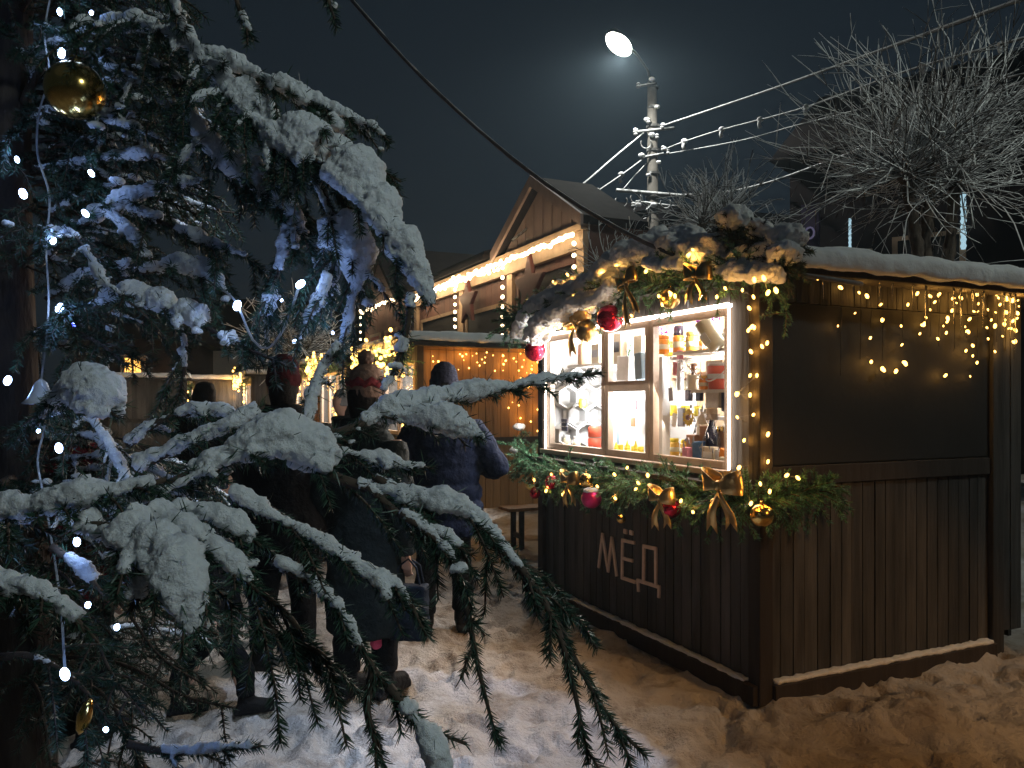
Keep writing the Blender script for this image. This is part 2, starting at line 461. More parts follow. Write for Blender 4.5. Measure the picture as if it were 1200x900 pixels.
# ------------------------------------------------------------------ strings of lights
def bulb_mesh(name, r, mat, long=1.6):
    b = MB(); b.ball((0, 0, 0), r, 8, 6, sz=long)
    me = bpy.data.meshes.new(name); me.from_pydata([tuple(v) for v in b.v], [], b.f); me.materials.append(M[mat])
    return me
BM = {'warm': bulb_mesh('warm_bulb', .0075, 'warm_bulb'), 'warm_small': bulb_mesh('warm_small_bulb', .006, 'warm_bulb'),
      'mid': bulb_mesh('mid_bulb', .012, 'warm_bulb', 1.2), 'far': bulb_mesh('far_bulb', .024, 'warm_bulb', 1.2), 'white_far': bulb_mesh('white_far_bulb', .045, 'warm_white', 1.2),
      'cool': bulb_mesh('cool_bulb', .0085, 'cool_bulb', 1.5), 'cool_small': bulb_mesh('cool_small_bulb', .005, 'cool_bulb', 1.3), 'blue': bulb_mesh('blue_bulb', .004, 'blue_bulb', 1.3)}
def light_string(name, label, wires, bulbs, group=None, wire_r=.0022, wire_mat='wire_black', glow=None, cat='string lights'):
    """wires: polylines; bulbs: (place, kind, scale); glow: (power, colour, every)"""
    root = thing(name, bulbs[0][0], label, cat, group)
    mb = MB()
    for w in wires: mb.tube(w, wire_r, 4)
    if wires: obj('wire', mb, wire_mat, root)
    for i, (p, kind, sc) in enumerate(bulbs):
        o = bpy.data.objects.new('bulb', BM[kind]); COL.objects.link(o); o.parent = root
        o.location = Vector(p) - root.location; o.scale = (sc, sc, sc)
        o.rotation_euler = (random.uniform(-.8, .8), random.uniform(-.8, .8), 0)
        if glow and i % glow[2] == 0:
            light('bulb_glow', Vector(p) + (glow[3] if len(glow) > 3 else Vector((0, -.015, 0))), glow[0] * sc, glow[1], .012)
    return root
WARM = (1., .47, .09)
# ------------------------------------------------------------------ the honey stall
D1 = Vector((-.416, .9094, 0)).normalized(); U1 = Vector((.9094, .416, 0)).normalized()
C1 = Vector((1.29, 4.12, 0))
K = frame(C1, D1, U1)          # x: along the front, away from the viewer; y: along the side wall; z: up
LEN, DEP, EAVE = 2.50, 2.12, 2.25
stall = thing('honey_stall', C1, 'dark brown wooden honey stall with a brightly lit three light window', 'market stall', 'wooden market stalls')

def boards(mb, fr, a0, a1, z0, z1, off, th, w, axis='x', mi=0):
    """upright boards with open joints, each its own piece"""
    a = a0
    while a < a1 - .004:
        ww = min(w * random.uniform(.86, 1.12), a1 - a)
        if a1 - a - ww < .03: ww = a1 - a
        j = random.uniform(-.003, .003)
        if axis == 'x': mb.box(fr, (a + .003, a + ww - .003), (off + j, off + th + j), (z0 + random.uniform(-.002, .002), z1), mi)
        else: mb.box(fr, (off + j, off + th + j), (a + .003, a + ww - .003), (z0 + random.uniform(-.002, .002), z1), mi)
        a += ww

# front wall under the counter, and the strips round the window
m = MB(); boards(m, K, .06, LEN - .06, .13, 1.13, .0, .022, .092)
m.box(K, (.06, LEN - .06), (.024, .04), (.17, 1.2)); obj('front_wall', m, 'dark_wood', stall)
m = MB(); boards(m, K, .06, LEN - .06, 2.135, EAVE, 0., .022, .092); m.box(K, (.055, .215), (.0, .05), (1.22, 2.1345)); m.box(K, (2.41, LEN - .055), (.0, .05), (1.22, 2.1345))
obj('window_surround', m, 'dark_wood', stall)
# side wall: boards below, a rail, a dark shutter, boards above
m = MB(); boards(m, K, .06, 1.80, .13, 1.15, .0, .022, .085, 'y'); boards(m, K, 1.92, DEP, .17, EAVE, .0, .022, .085, 'y')
boards(m, K, .06, 1.80, 2.125, EAVE, .0, .022, .085, 'y'); m.box(K, (.024, .04), (.06, DEP), (.17, EAVE)); obj('side_wall', m, 'dark_wood', stall)
m = MB(); m.box(K, (-.018, .022), (.06, 1.80), (1.153, 1.255)); bevel(obj('rail', m, 'black_wood', stall), .004)
m = MB(); m.box(K, (-.008, .022), (.06, 1.805), (1.26, 2.12)); bevel(obj('shutter', m, 'shutter', stall), .004)
for (a, b) in ((-.035, -.03), (LEN - .055, -.03)):
    m = MB(); m.box(K, (a, a + .09), (b, b + .09), (.02, EAVE + .02)); bevel(obj('post', m, 'black_wood', stall), .006)
m = MB(); m.box(K, (-.03, .06), (1.81, 1.915), (.02, EAVE + .02)); bevel(obj('post', m, 'dark_wood', stall), .006)
m = MB(); boards(m, K, .06, LEN, .1, EAVE, DEP - .03, .03, .1); obj('back_wall', m, 'dark_wood', stall)
m = MB(); boards(m, K, .06, DEP - .03, .1, EAVE, LEN - .03, .03, .1, 'y'); obj('end_wall', m, 'dark_wood', stall)
M['shelf_wood'] = pm('shelf_wood', (.50, .37, .24), .6, var=.25, scale=7, stretch=(1, 1, .15), island=.15)
M['ice'] = pm('ice', (.8, .82, .85), .1, spec=.7, transmission=.8)
# inside lining, floor and ceiling
m = MB(); boards(m, K, .045, LEN - .036, .2, EAVE - .02, .95, .015, .11); obj('lining_boards', m, 'shelf_wood', stall)
m = MB(); m.box(K, (.042, .05), (.06, .95), (1.2, EAVE - .02)); m.box(K, (LEN - .045, LEN - .035), (.06, .95), (1.2, EAVE - .02))
m.box(K, (.045, LEN - .035), (.05, .97), (EAVE - .02, EAVE - .005)); obj('lining', m, 'white_panel', stall)
# skirting with a ledge where snow lies
m = MB(); m.box(K, (-.02, LEN), (-.06, .0), (.02, .125)); m.box(K, (-.06, .0), (.055, 1.81), (.02, .125)); sk = obj('skirting', m, 'black_wood', stall); bevel(sk, .006)
m = MB(); m.box(K, (.06, LEN - .06), (-.055, -.002), (.122, .142)); m.box(K, (-.054, -.002), (.07, 1.79), (.122, .146))
remesh(obj('skirting_snow', m, 'snow', sk), .009, .022, .05, 3)
# counter
m = MB(); m.box(K, (-.02, LEN), (-.16, .0), (1.135, 1.165)); bevel(obj('counter', m, 'black_wood', stall), .005)
# roof and the snow that lies on it
m = MB(); m.box(K, (-.16, LEN + .12), (-.14, 2.75), (EAVE, EAVE + .045)); rf = obj('roof', m, 'black_wood', stall); bevel(rf, .008)
m = MB(); m.box(K, (-.205, LEN + .10), (-.12, 2.76), (EAVE + .03, EAVE + .13)); m.box(K, (-.16, LEN + .05), (-.08, 2.72), (EAVE + .05, EAVE + .165))
remesh(obj('roof_snow', m, 'roof_snow', rf), .02, .05, .22, 8)
# the window: three lights, the middle one with a transom
ZB, ZT = 1.225, 2.115
fw = .042
def frame_bars(mb, t0, t1, z0, z1, w=fw, s0=-.012, s1=.035):
    mb.box(K, (t0, t0 + w), (s0, s1), (z0, z1)); mb.box(K, (t1 - w, t1), (s0, s1), (z0, z1))
    mb.box(K, (t0 + w, t1 - w), (s0 + .001, s1 - .001), (z0, z0 + w)); mb.box(K, (t0 + w, t1 - w), (s0 + .001, s1 - .001), (z1 - w, z1))
LIGHTS = ((.225, .985), (.992, 1.525), (1.532, 2.40))
for i, (t0, t1) in enumerate(LIGHTS):
    m = MB(); frame_bars(m, t0, t1, ZB, ZT)
    if i == 1: m.box(K, (t0 + fw, t1 - fw), (-.010, .033), (1.665, 1.735))
    w = obj('window', m, 'frame_wood', stall); bevel(w, .004)
    m = MB(); m.box(K, (t0 + fw, t1 - fw), (.010, .014), (ZB + fw, ZT - fw)); obj('pane', m, 'glass', w)
m = MB(); m.box(K, (.20, 2.42), (-.07, -.014), (ZB - .035, ZB - .002)); bevel(obj('sill', m, 'frame_wood', stall), .004)
# LED tape round the window, with the small bumps of its diodes
m = MB()
def tape(a, b):
    a = K(*a); b = K(*b); n = int((b - a).length / .017)
    m.tube([a, b], .006, 6)
    for k in range(n): m.ball(a.lerp(b, (k + .5) / n), .0078, 6, 4)
tape((.215, -.022, ZB + .0), (.215, -.022, ZT + .015)); tape((.215, -.022, ZT + .015), (2.41, -.022, ZT + .015)); tape((2.41, -.022, ZT + .015), (2.41, -.022, ZB))
obj('light_tape', m, 'led', stall)
# the letters, thin laths nailed to the boards (traced on the wall's own plane)
def strokes(mb, pl, w=.022, th=.012):
    for a, b in pl:
        pa, pb = hit(*a, K(0, -.004, 0), U1), hit(*b, K(0, -.004, 0), U1)
        d = (pb - pa).normalized(); q = d.cross(U1).normalized() * w * .5; e = d * w * .35
        mb.poly_prism([pa - q - e, pb - q + e, pb + q + e, pa + q - e], U1 * -th)
m = MB()
strokes(m, [((702.5, 664), (707, 626)), ((707, 626), (713.5, 669)), ((713.5, 669), (718, 630)), ((718, 630), (723.5, 674))])
strokes(m, [((730.5, 634), (730, 677)), ((730.5, 633), (744, 636)), ((730.5, 654), (742, 657)), ((730, 677), (745, 682))])
strokes(m, [((733, 622.5), (734.4, 623)), ((740, 624), (741.4, 624.5))], .03)
strokes(m, [((755.5, 642), (755, 681)), ((755.5, 640), (769.5, 643)), ((769.5, 643), (769.5, 687)), ((748.5, 680), (773.5, 688)), ((748.5, 680), (749, 692)), ((773.3, 688), (773, 699))])
obj('lettering', m, 'lath', stall)
# interior lamp
tl = K(1.3, .36, 2.19)
m = MB(); m.tube([K(.35, .40, 2.195), K(2.3, .40, 2.195)], .016, 8); m.tube([K(.70, .62, 1.80), K(.70, .62, 1.66)], .05, 12); obj('ceiling_tube', m, 'tube_light', stall)
for t in (.55, 1.25, 1.95):
    light('stall_inside_light', K(t, .34, 2.14), 44., (1., .94, .89), .06)
light('stall_window_light', K(.70, .45, 1.72), 26.0, (.95, .97, 1.), .05)
# light that leaves the window for the snow in front
a = light('window_spill', K(1.25, -.03, 1.75), 34, (1., .84, .68), kind='AREA', shape='RECTANGLE', size=2.0, size_y=.7)
aim(a, K(1.25, -2.2, .7))

# ------------------------------------------------------------------ goods behind the window
for nm, col, rg, mt in (('honey', (.85, .30, .02), .15, 0), ('pale_honey', (.9, .55, .1), .2, 0), ('red_tub', (.62, .10, .05), .35, 0), ('cream', (.75, .68, .48), .5, 0), ('yellow', (.85, .62, .03), .4, 0), ('dark_glass', (.02, .018, .03), .12, 0), ('brown_pack', (.33, .17, .09), .5, 0),
        ('blue_pack', (.05, .13, .26), .45, 0), ('navy', (.05, .06, .11), .5, 0), ('tan_pack', (.55, .27, .12), .5, 0), ('white_plastic', (.8, .79, .77), .4, 0), ('purple', (.40, .08, .55), .6, 0), ('pinkish', (.7, .25, .3), .5, 0), ('black', (.015, .015, .018), .4, 0),
        ('kraft', (.62, .52, .38), .6, 0), ('slate_blue', (.22, .30, .36), .6, 0), ('leaf', (.08, .2, .05), .5, 0), ('orange', (.85, .28, .03), .35, 0), ('wax', (.8, .62, .05), .45, 0), ('wood_pale', (.5, .36, .22), .6, 0), ('grey_pack', (.35, .34, .36), .5, 0), ('cello', (.7, .72, .76), .12, .6), ('teal', (.05, .4, .36), .4, 0)):
    M[nm] = pm(nm, col, rg, mt, var=.15, scale=16)
def on(xp, yp, s):
    p = hit(xp, yp, K(0, s, 0), U1); return p
def wx(p, w): return w * p.y / F
ZA = on(800, 414, .30).z; ZS2 = on(820, 457, .30).z; ZL = on(690, 428, .30).z
sh = thing('display_shelf', K(.6, .3, ZA), 'pale shelf unit with white uprights behind the right hand pane of the stall window', 'shelf')
m = MB(); m.box(K, (.06, .985), (.17, .45), (ZA - .02, ZA - .001)); obj('board', m, 'shelf', sh)
m = MB(); m.box(K, (.06, .80), (.17, .45), (ZS2 - .02, ZS2 - .001)); obj('board', m, 'shelf', sh)
up = on(779, 470, .14); 
a = (up - C1).dot(D1)
m = MB(); m.box(K, (a - .03, a + .03), (.10, .16), (1.2, ZA - .03)); obj('upright', m, 'white_panel', sh)
m = MB(); m.box(K, (.06, .985), (.05, .5), (1.20, 1.235)); obj('board', m, 'shelf', sh)
sl = thing('display_shelf', K(1.9, .3, ZL), 'pale shelf over the honeycomb behind the left hand pane of the stall window', 'shelf')
m = MB(); m.box(K, (1.0, 2.4), (.17, .45), (ZL - .02, ZL - .001)); obj('board', m, 'shelf', sl)
m = MB(); m.box(K, (1.0, 2.4), (.05, .5), (1.20, 1.235)); obj('board', m, 'shelf', sl)
BASE = 1.236

def jar(xp, yb, w, h, s, mat, lid, label, z=None, cat='jar', name='honey_jar', group=None, prof=None, lidh=.2):
    p = on(xp, yb, s); 
    if z is not None: p.z = z
    r = wx(p, w) / 2; H = wx(p, h)
    t = thing(name, p, label, cat, group)
    m = MB(); m.lathe(p, prof(r, H) if prof else [(r * .9, 0), (r, .08 * H), (r, .72 * H), (r * .82, .8 * H)], 16); obj('body', m, mat, t, True)
    if lid:
        m = MB(); m.lathe(p + Vector((0, 0, .79 * H)), [(r * .88, 0), (r * .9, H * lidh * .2), (r * .9, H * lidh), (r * .8, H * (lidh + .02))], 16); obj('lid', m, lid, t, True)
    if name in ('honey_jar', 'honey_tub', 'amber_jar') and not prof:
        m = MB(); m.lathe(p + Vector((0, 0, .24 * H)), [(r * 1.0, 0), (r * 1.015, .005), (r * 1.015, .26 * H), (r * 1.0, .265 * H)], 16); obj('label', m, 'cream' if mat != 'cream' else 'kraft', t, True)
    return t, p, r, H
def carton(xp, yb, w, h, s, mat, label, z=None, name='carton', cat='box', tilt=0., dep=.07, yaw=0., stripe=None, group=None):
    p = on(xp, yb, s)
    if z is not None: p.z = z
    W_, H = wx(p, w) / 2, wx(p, h)
    t = thing(name, p, label, cat, group)
    a = (D1 * math.cos(yaw) + U1 * math.sin(yaw)); b = (U1 * math.cos(yaw) - D1 * math.sin(yaw)); zz = Vector((0, 0, 1))
    a2 = a * math.cos(tilt) + zz * math.sin(tilt); z2 = zz * math.cos(tilt) - a * math.sin(tilt)
    fr = lambda x, y, z: p + a2 * x + b * y + z2 * z
    m = MB(); m.box(fr, (-W_, W_), (0, dep), (0, H)); bevel(obj('body', m, mat, t), min(.006, W_ * .2))
    if stripe:
        m = MB(); m.box(fr, (-W_ * .7, W_ * .7), (-.003, -.0005), (H * .35, H * .7)); obj('sticker', m, stripe, t)
    return t
def bottle_prof(r, H): return [(r * .9, 0), (r, .03 * H), (r, .55 * H), (r * .45, .72 * H), (r * .36, .78 * H), (r * .36, .96 * H), (r * .3, H)]

jar(777, 413, 15, 22, .24, 'honey', 'orange', 'orange honey jar under a purple flower on the top shelf', ZA)
p = on(775.5, 391, .24); m = MB()
for k in range(16):
    q = p + Vector((random.uniform(-.03, .03), random.uniform(-.02, .02), random.uniform(-.03, .04))); m.ball(q, .012, 7, 5)
tag(obj('flower_bunch', m, 'purple', loc=p), 'small purple flower bunch on the orange honey jar', 'flowers')
jar(795, 413, 13, 26, .26, 'orange', 'dark_glass', 'amber jar with a dark tall cap on the top shelf', ZA, lidh=.42, name='amber_jar')
jar(811, 413, 15, 23, .24, 'pale_honey', 'pale_honey', 'pale yellow honey jar left of the tilted tin', ZA)
# the tilted tin
p = on(842, 414, .13); p.z = ZA + .0
t = thing('honey_tin', p, 'cream tin tipped forward with a round yellow lid and a white label', 'tin')
ax = (Vector((0, 0, 1)) * .82 + D1 * .46 - U1 * .28).normalized(); r = wx(p, 11); H = wx(p, 36)
m = MB(); m.lathe(p, [(r, 0), (r, H * .1), (r, H)], 20, axis=ax); obj('body', m, 'cream', t, True)
m = MB(); m.lathe(p + ax * H, [(r * .88, 0), (r * .88, .004), (r * .4, .006)], 20, axis=ax); obj('lid', m, 'yellow', t)
m = MB(); sd = ax.cross(U1).normalized(); fo = sd.cross(ax).normalized()
if fo.dot(U1) > 0: fo = -fo
q = p + fo * (r + .002) + ax * H * .2
m.poly_prism([q - sd * r * .5, q + sd * r * .5, q + sd * r * .5 + ax * H * .4, q - sd * r * .5 + ax * H * .4], fo * .003); obj('label', m, 'white_plastic', t)
p = on(851, 412, .2); p.z = ZA + wx(p, 10); m = MB(); m.ball(p, wx(p, 9), 18, 12); m.lathe(p + Vector((0, 0, wx(p, 8))), [(.02, 0), (.02, .02)], 12)
tag(obj('round_jar', m, 'white_plastic', smooth=True, loc=p), 'round white jar beside the tilted tin', 'jar')
p = on(832, 372, .2); m = MB()
for k in range(60):
    q = p + D1 * random.uniform(-.09, .12) + U1 * random.uniform(-.03, .03) + Vector((0, 0, random.uniform(-.03, .03))); m.ball(q, .008, 6, 4)
tag(obj('lavender_bunch', m, 'purple', loc=p), 'purple dried flower bunch hanging at the top of the right hand pane', 'flowers')
jar(813, 456, 17, 22, .22, 'cream', None, 'cream stoneware jug with a dark stopper on the second shelf', ZS2, name='stoneware_jug', cat='jug')
p = on(813, 437, .22); m = MB(); m.lathe(Vector((p.x, p.y, ZS2 + wx(p, 17))), [(.018, 0), (.018, .05), (.026, .06), (.02, .075)], 12); tag(obj('bottle_stopper', m, 'brown_pack', loc=p), 'dark round stopper on top of the cream jug', 'stopper')
jar(824, 456, 11, 16, .18, 'orange', 'pale_honey', 'small orange jar between the jug and the red bucket', ZS2)
t, p, r, H = jar(842, 456, 27, 34, .24, 'red_tub', 'white_plastic', 'red bucket with a white lid and white hoop handle', ZS2, name='bucket', cat='bucket', prof=lambda r, H: [(r * .84, 0), (r * .86, .05 * H), (r, .8 * H)], lidh=.1)
m = MB(); pts = [p + Vector((0, 0, .70 * H)) + D1 * (math.cos(w) * r * 1.04) - U1 * (abs(math.sin(w)) * r * 1.05) + Vector((0, 0, -.42 * H * abs(math.sin(w)))) for w in np.linspace(0, math.pi, 18)]
m.tube(pts, .0045, 6); obj('handle', m, 'white_plastic', t)
m = MB(); m.lathe(p + Vector((0, 0, .36 * H)), [(r * .95, 0), (r * .97, .02), (r * .95, .03)], 16); obj('band', m, 'white_plastic', t)
jar(797, 456, 9, 46, .22, 'white_plastic', 'pinkish', 'slim white bottle with pink top near the white upright', ZS2, name='slim_bottle', cat='bottle', prof=bottle_prof)
p = on(803, 440, .16); t = thing('heart_garland', p, 'curly white ribbon decoration hanging over the cream jug', 'decoration'); m = MB()
for k, (cx, cy, rr) in enumerate(((797, 428, 6), (806, 434, 5), (812, 431, 5), (817, 438, 6), (801, 439, 4))):
    c = on(cx, cy, .15); r = wx(c, rr)
    m.tube([c + D1 * (math.cos(w) * r) + Vector((0, 0, math.sin(w) * r)) for w in np.linspace(0, 5.4, 16)], .003, 5)
m.tube([on(803, 418, .15), on(806, 430, .15), on(824, 445, .15)], .003, 5); obj('ribbon', m, 'white_plastic', t)
carton(836, 431, 30, 16, .33, 'wood_pale', 'low wooden box behind the red bucket', ZS2 + .1, 'wooden_box', dep=.06)
for k, (x, mat, lb) in enumerate(((805, 'navy', 'dark checked bag hanging left under the second shelf'), (817.5, 'navy', 'dark checked bag hanging right under the second shelf'))):
    carton(x, 470, 9, 13, .18, mat, lb, None, 'hanging_bag', 'bag', dep=.03)
carton(834, 478, 24, 20, .22, 'kraft', 'pale kraft bag standing behind the dark wrapped bottle', None, 'paper_bag', 'bag', dep=.05)
carton(849, 482, 13, 24, .24, 'navy', 'dark blue bag at the right edge of the pane', None, 'cloth_bag', 'bag', dep=.05)
# sunflower
p = on(807, 489, .14); t = thing('sunflower', p, 'yellow artificial sunflower with a dark centre', 'flower'); m = MB()
for k in range(14):
    w = k / 14 * 2 * math.pi; d = D1 * math.cos(w) + Vector((0, 0, math.sin(w))); q = Vector((-d.z * D1.x, -d.z * D1.y, d.dot(D1)))
    rr = wx(p, 11)
    m.poly_prism([p + d * rr * .3 - q * .006, p + d * rr * .7 - q * .012, p + d * rr, p + d * rr * .7 + q * .012, p + d * rr * .3 + q * .006], U1 * -.004)
obj('petals', m, 'yellow', t); m = MB(); m.lathe(p - U1 * .005, [(wx(p, 3.4), 0), (wx(p, 3), .008), (wx(p, 1), .011)], 14, axis=-U1); obj('heart', m, 'brown_pack', t)
carton(808, 533, 14, 30, .12, 'brown_pack', 'brown gift bag in crinkled wrap beside the blue box', BASE, 'gift_bag', 'bag', dep=.05)
carton(824, 520, 16, 22, .17, 'tan_pack', 'tan honey cake box above the blue box', BASE + .10, 'cake_box', dep=.05)
carton(816, 536, 14, 24, .085, 'blue_pack', 'deep blue carton standing at the foot of the wrapped bottle', BASE, tilt=-.08)
t, p, r, H = jar(834, 530, 15, 64, .11, 'dark_glass', 'wood_pale', 'dark bottle wrapped in shiny cellophane with a gold neck', BASE, name='wrapped_bottle', cat='bottle', prof=bottle_prof, lidh=.2)
m = MB(); pr = []
for i in range(9):
    z = H * .9 * i / 8; w_ = (1.25, 1.15, 1.2, 1.2, 1.1, .8, .5, .85, 1.2)[i]
    pr.append([p + Vector((0, 0, z)) + (D1 * math.cos(a) + U1 * math.sin(a)) * r * w_ * random.uniform(.85, 1.25) for a in np.linspace(0, 2 * math.pi, 15)[:-1]])
m.loft(pr); M['wrap'] = glass('wrap', (.75, .75, .8)); obj('wrapping', m, 'wrap', t)
carton(844, 531, 11, 15, .08, 'orange', 'small orange brown box tipped against the wrapped bottle', BASE + .02, 'small_box', tilt=.3, dep=.04)
jar(853, 528, 9, 36, .13, 'purple', 'cello', 'purple bottle in clear wrap at the right end of the display', BASE, name='purple_bottle', cat='bottle', prof=bottle_prof)
carton(846, 536, 11, 12, .05, 'cream', 'small pale green box under the tipped orange box', BASE - .01, 'pale_box', dep=.03)
# left of the upright
for k, yb in enumerate((503, 516)):
    jar(768, yb, 16, 19, .3, 'yellow', 'white_plastic', ('lower', 'upper')[k == 0] + ' yellow jar of the stack behind the white upright', BASE + .10 + .085 * (1 - k), group='stacked yellow jars')
jar(770, 534, 18, 22, .18, 'pale_honey', 'yellow', 'honey tub with a yellow lid at the foot of the stack', BASE, name='honey_tub', cat='tub')
p = on(764, 459, .2); m = MB(); m.tube([p, p + D1 * -.02 + Vector((0, 0, .05))], .009, 8); tag(obj('teal_marker', m, 'teal', loc=p), 'small teal pen hanging by the bright lamp', 'pen')
# middle light
for k, (x, yb, w, h, mat, lb) in enumerate(((722, 414, 19, 34, 'kraft', 'cream paper bag with a black label on the middle top shelf'), (747, 412, 18, 30, 'kraft', 'second cream paper bag next to the green sprig'), (729, 447, 26, 30, 'white_plastic', 'white paper bag behind the upper middle pane'), (748, 445, 15, 32, 'slate_blue', 'slate blue bag behind the upper middle pane'))):
    carton(x, yb, w, h, (.24, .28, .12, .10)[k], mat, lb, ZL if k < 2 else None, 'paper_bag', 'bag', dep=.06, stripe='black' if k == 0 else None, tilt=(0, 0, .05, -.08)[k])
p = on(737, 414, .2); p.z = ZL; sp = Spray(); pth = spline([tuple(p), tuple(p + Vector((0, 0, .06))), tuple(p + Vector((.01, 0, .11)))], .01); sp.w.tube(pth, .003, 5); sp.needles(pth, .03, .004, 900)
tag(sp.link('green_sprig', ('twig', 'fir_needle'), loc=p), 'green conifer sprig between two cream paper bags', 'sprig')
p = on(735, 525, .35); t = thing('fridge', K(1.3, .36, BASE), 'white fridge with a grey edged door behind the lower middle pane', 'fridge')
a = (on(714, 500, .36) - C1).dot(D1); b = (on(758, 500, .36) - C1).dot(D1)
m = MB(); m.box(K, (b, a), (.38, .8), (BASE, 1.68)); obj('cabinet', m, 'white_panel', t)
m = MB(); e = (on(724, 500, .34) - C1).dot(D1); m.box(K, (e, e + .035), (.35, .379), (BASE, 1.67)); obj('door_edge', m, 'slate_blue', t)
m = MB(); m.box(K, (b, e - .004), (.35, .378), (BASE, 1.67)); obj('door', m, 'white_panel', t)
for k, (x, yb, mat) in enumerate(((743, 480, 'pinkish'), (741, 500, 'tan_pack'))):
    carton(x, yb, 10, 11, .30, mat, ('pale pink', 'tan')[k] + ' note card fixed to the white fridge door', None, 'note_card', 'card', dep=.01)
for k, x in enumerate((722, 735, 745)):
    q = on(x, 531, .1); q.z = BASE; r = wx(q, 5); H = wx(q, 17 - 4 * (k == 0))
    m = MB(); pr = []
    for i in range(5): pr += [(r * (1 - i * .2), H * i / 5 + .0), (r * (.62 - i * .12), H * (i + .8) / 5)]
    m.lathe(q, pr, 12); tag(obj('wax_candle', m, 'wax', loc=q), ('smallest yellow beeswax candle shaped like a fir, at the left', 'tall yellow beeswax fir candle in the middle of three', 'tall yellow beeswax fir candle beside the window post')[k], 'candle', 'fir shaped beeswax candles')
# left light
t = carton(676, 426, 22, 26, .3, 'wood_pale', 'wooden framed box with a red ring on the left top shelf', ZL, 'gift_box', dep=.08)
p = on(671, 411, .27); m = MB(); r = wx(p, 7); m.tube([p + D1 * (math.cos(w) * r) + Vector((0, 0, math.sin(w) * r)) for w in np.linspace(0, 6.28, 20)], .006, 6); tag(obj('red_ring', m, 'red_tub', loc=p), 'thin red ring ornament in front of the wooden box', 'ornament')
carton(697, 426, 18, 24, .27, 'kraft', 'cream paper bag with faint print at the left window post', ZL, 'paper_bag', 'bag', dep=.06, stripe='grey_pack')
carton(655, 432, 11, 30, .2, 'slate_blue', 'grey blue bag at the far left edge of the window', None, 'cloth_bag', 'bag', dep=.05)
hx = thing('honeycomb_shelf', K(1.95, .4, 1.5), 'white honeycomb of hexagon cells on the end wall behind the left hand pane', 'shelf')
rh = .098; sx_, sz_ = rh * 1.76, rh * 1.53
for row in range(4):
    for cidx in range(4):
        t0 = .14 + cidx * sx_ + (row % 2) * sx_ / 2; z0 = 1.33 + row * sz_
        m = MB()
        def ring(rr, s): return [K(2.45 - s, t0 + rr * math.sin(i * math.pi / 3), z0 + rr * math.cos(i * math.pi / 3)) for i in range(6)]
        a, b, c, d = ring(rh * .97, .12), ring(rh * .86, .12), ring(rh * .86, .012), ring(rh * .97, .010)
        n = len(m.v)
        m.v += a + b + c + d
        for i in range(6):
            j = (i + 1) % 6
            m.f += [(n + i, n + j, n + 6 + j, n + 6 + i), (n + 6 + i, n + 6 + j, n + 12 + j, n + 12 + i), (n + i, n + 18 + i, n + 18 + j, n + j)]; m.mi += [0] * 3
        m.f.append(tuple(range(n + 12, n + 18))); m.mi.append(0)
        obj('cell', m, 'white_panel', hx)
jar(683, 478, 10, 14, .16, 'yellow', None, 'small yellow cup standing in the honeycomb', None, name='cup', cat='cup')
p = on(661, 500, .1); t = carton(661, 505, 14, 14, .07, 'navy', 'small dark blue price board with chalk lines', None, 'price_board', 'price board', dep=.006)
m = MB()
for k, (x0, x1, y) in enumerate(((656, 659, 495), (660, 662, 495), (663, 666, 495), (656, 661, 500), (662, 666, 500))):
    a, b = on(x0, y, .066), on(x1, y, .066); m.tube([a, a.lerp(b, .5) + Vector((0, 0, .004)), b], .0022, 4)
obj('chalk_marks', m, 'white_plastic', t)
for k in range(2):
    jar(697, 523, 16, 16, .2, 'red_tub', 'white_plastic', ('lower', 'upper')[k] + ' red tub of the pair stacked at the left window post', BASE + k * .088, name='red_tub', cat='tub', group='stacked red tubs', lidh=.25)
for k, (x, y) in enumerate(((664, 524), (676, 526))):
    jar(x, y, 9, 13, .16, ('cream', 'white_plastic')[k], 'white_plastic', ('cream jar at the left end of the window sill', 'white jar beside the cream jar on the window sill')[k], BASE)

light('display_fill_light', K(1.95, .16, 1.62), 26., (.97, .98, 1.), .05)  # two bare lights added to brighten the end wall and the middle pane
light('display_fill_light', K(1.30, .14, 1.60), 7., (.97, .98, 1.), .05)
for k in range(6):
    jar(783 + k * 11.5, 413, 11, 17, .40, 'honey', 'gold', 'amber jar with a gold lid in the back row of the top shelf', ZA, group='amber jars at the back of the top shelf')
for k in range(5):
    jar(792 + k * 13, 456, 11, 15, .40, 'cream', 'brown_pack', 'cream pot with a brown lid in the back row of the second shelf', ZS2, name='lidded_pot', cat='pot', group='lidded pots at the back of the second shelf')
for k in range(5):
    jar(790 + k * 13, 520, 12, 20, .30, 'pale_honey', 'yellow', 'pale honey jar in the back row of the lowest shelf', BASE, group='pale honey jars on the lowest shelf')
for k in range(4):
    jar(788 + k * 15, 490, 11, 15, .40, 'wax', None, 'yellow beeswax block candle at the back below the second shelf', 1.50, name='wax_candle', cat='candle', group='beeswax candles below the second shelf')
m = MB(); m.box(K, (.06, 1.5), (.36, .5), (1.48, 1.499)); obj('board', m, 'shelf', sh)
carton(802, 536, 10, 16, .07, 'pinkish', 'pink wrapped gift at the left foot of the display', BASE, 'wrapped_gift', 'gift', dep=.04)
carton(838, 536, 9, 18, .07, 'white_plastic', 'small white box in front of the dark wrapped bottle', BASE, 'small_box', dep=.03)
carton(797, 500, 12, 22, .2, 'grey_pack', 'grey printed packet beside the sunflower', None, 'packet', 'packet', dep=.02)
carton(822, 497, 14, 18, .2, 'kraft', 'small kraft packet between the sunflower and the dark bottle', None, 'packet', 'packet', dep=.02)
for k in range(4):
    jar(727 + k * 8, 529, 7, 10, .22, 'wax', None, 'little yellow wax figure in the row before the fridge', BASE, name='wax_figure', cat='candle', group='wax figures before the fridge')
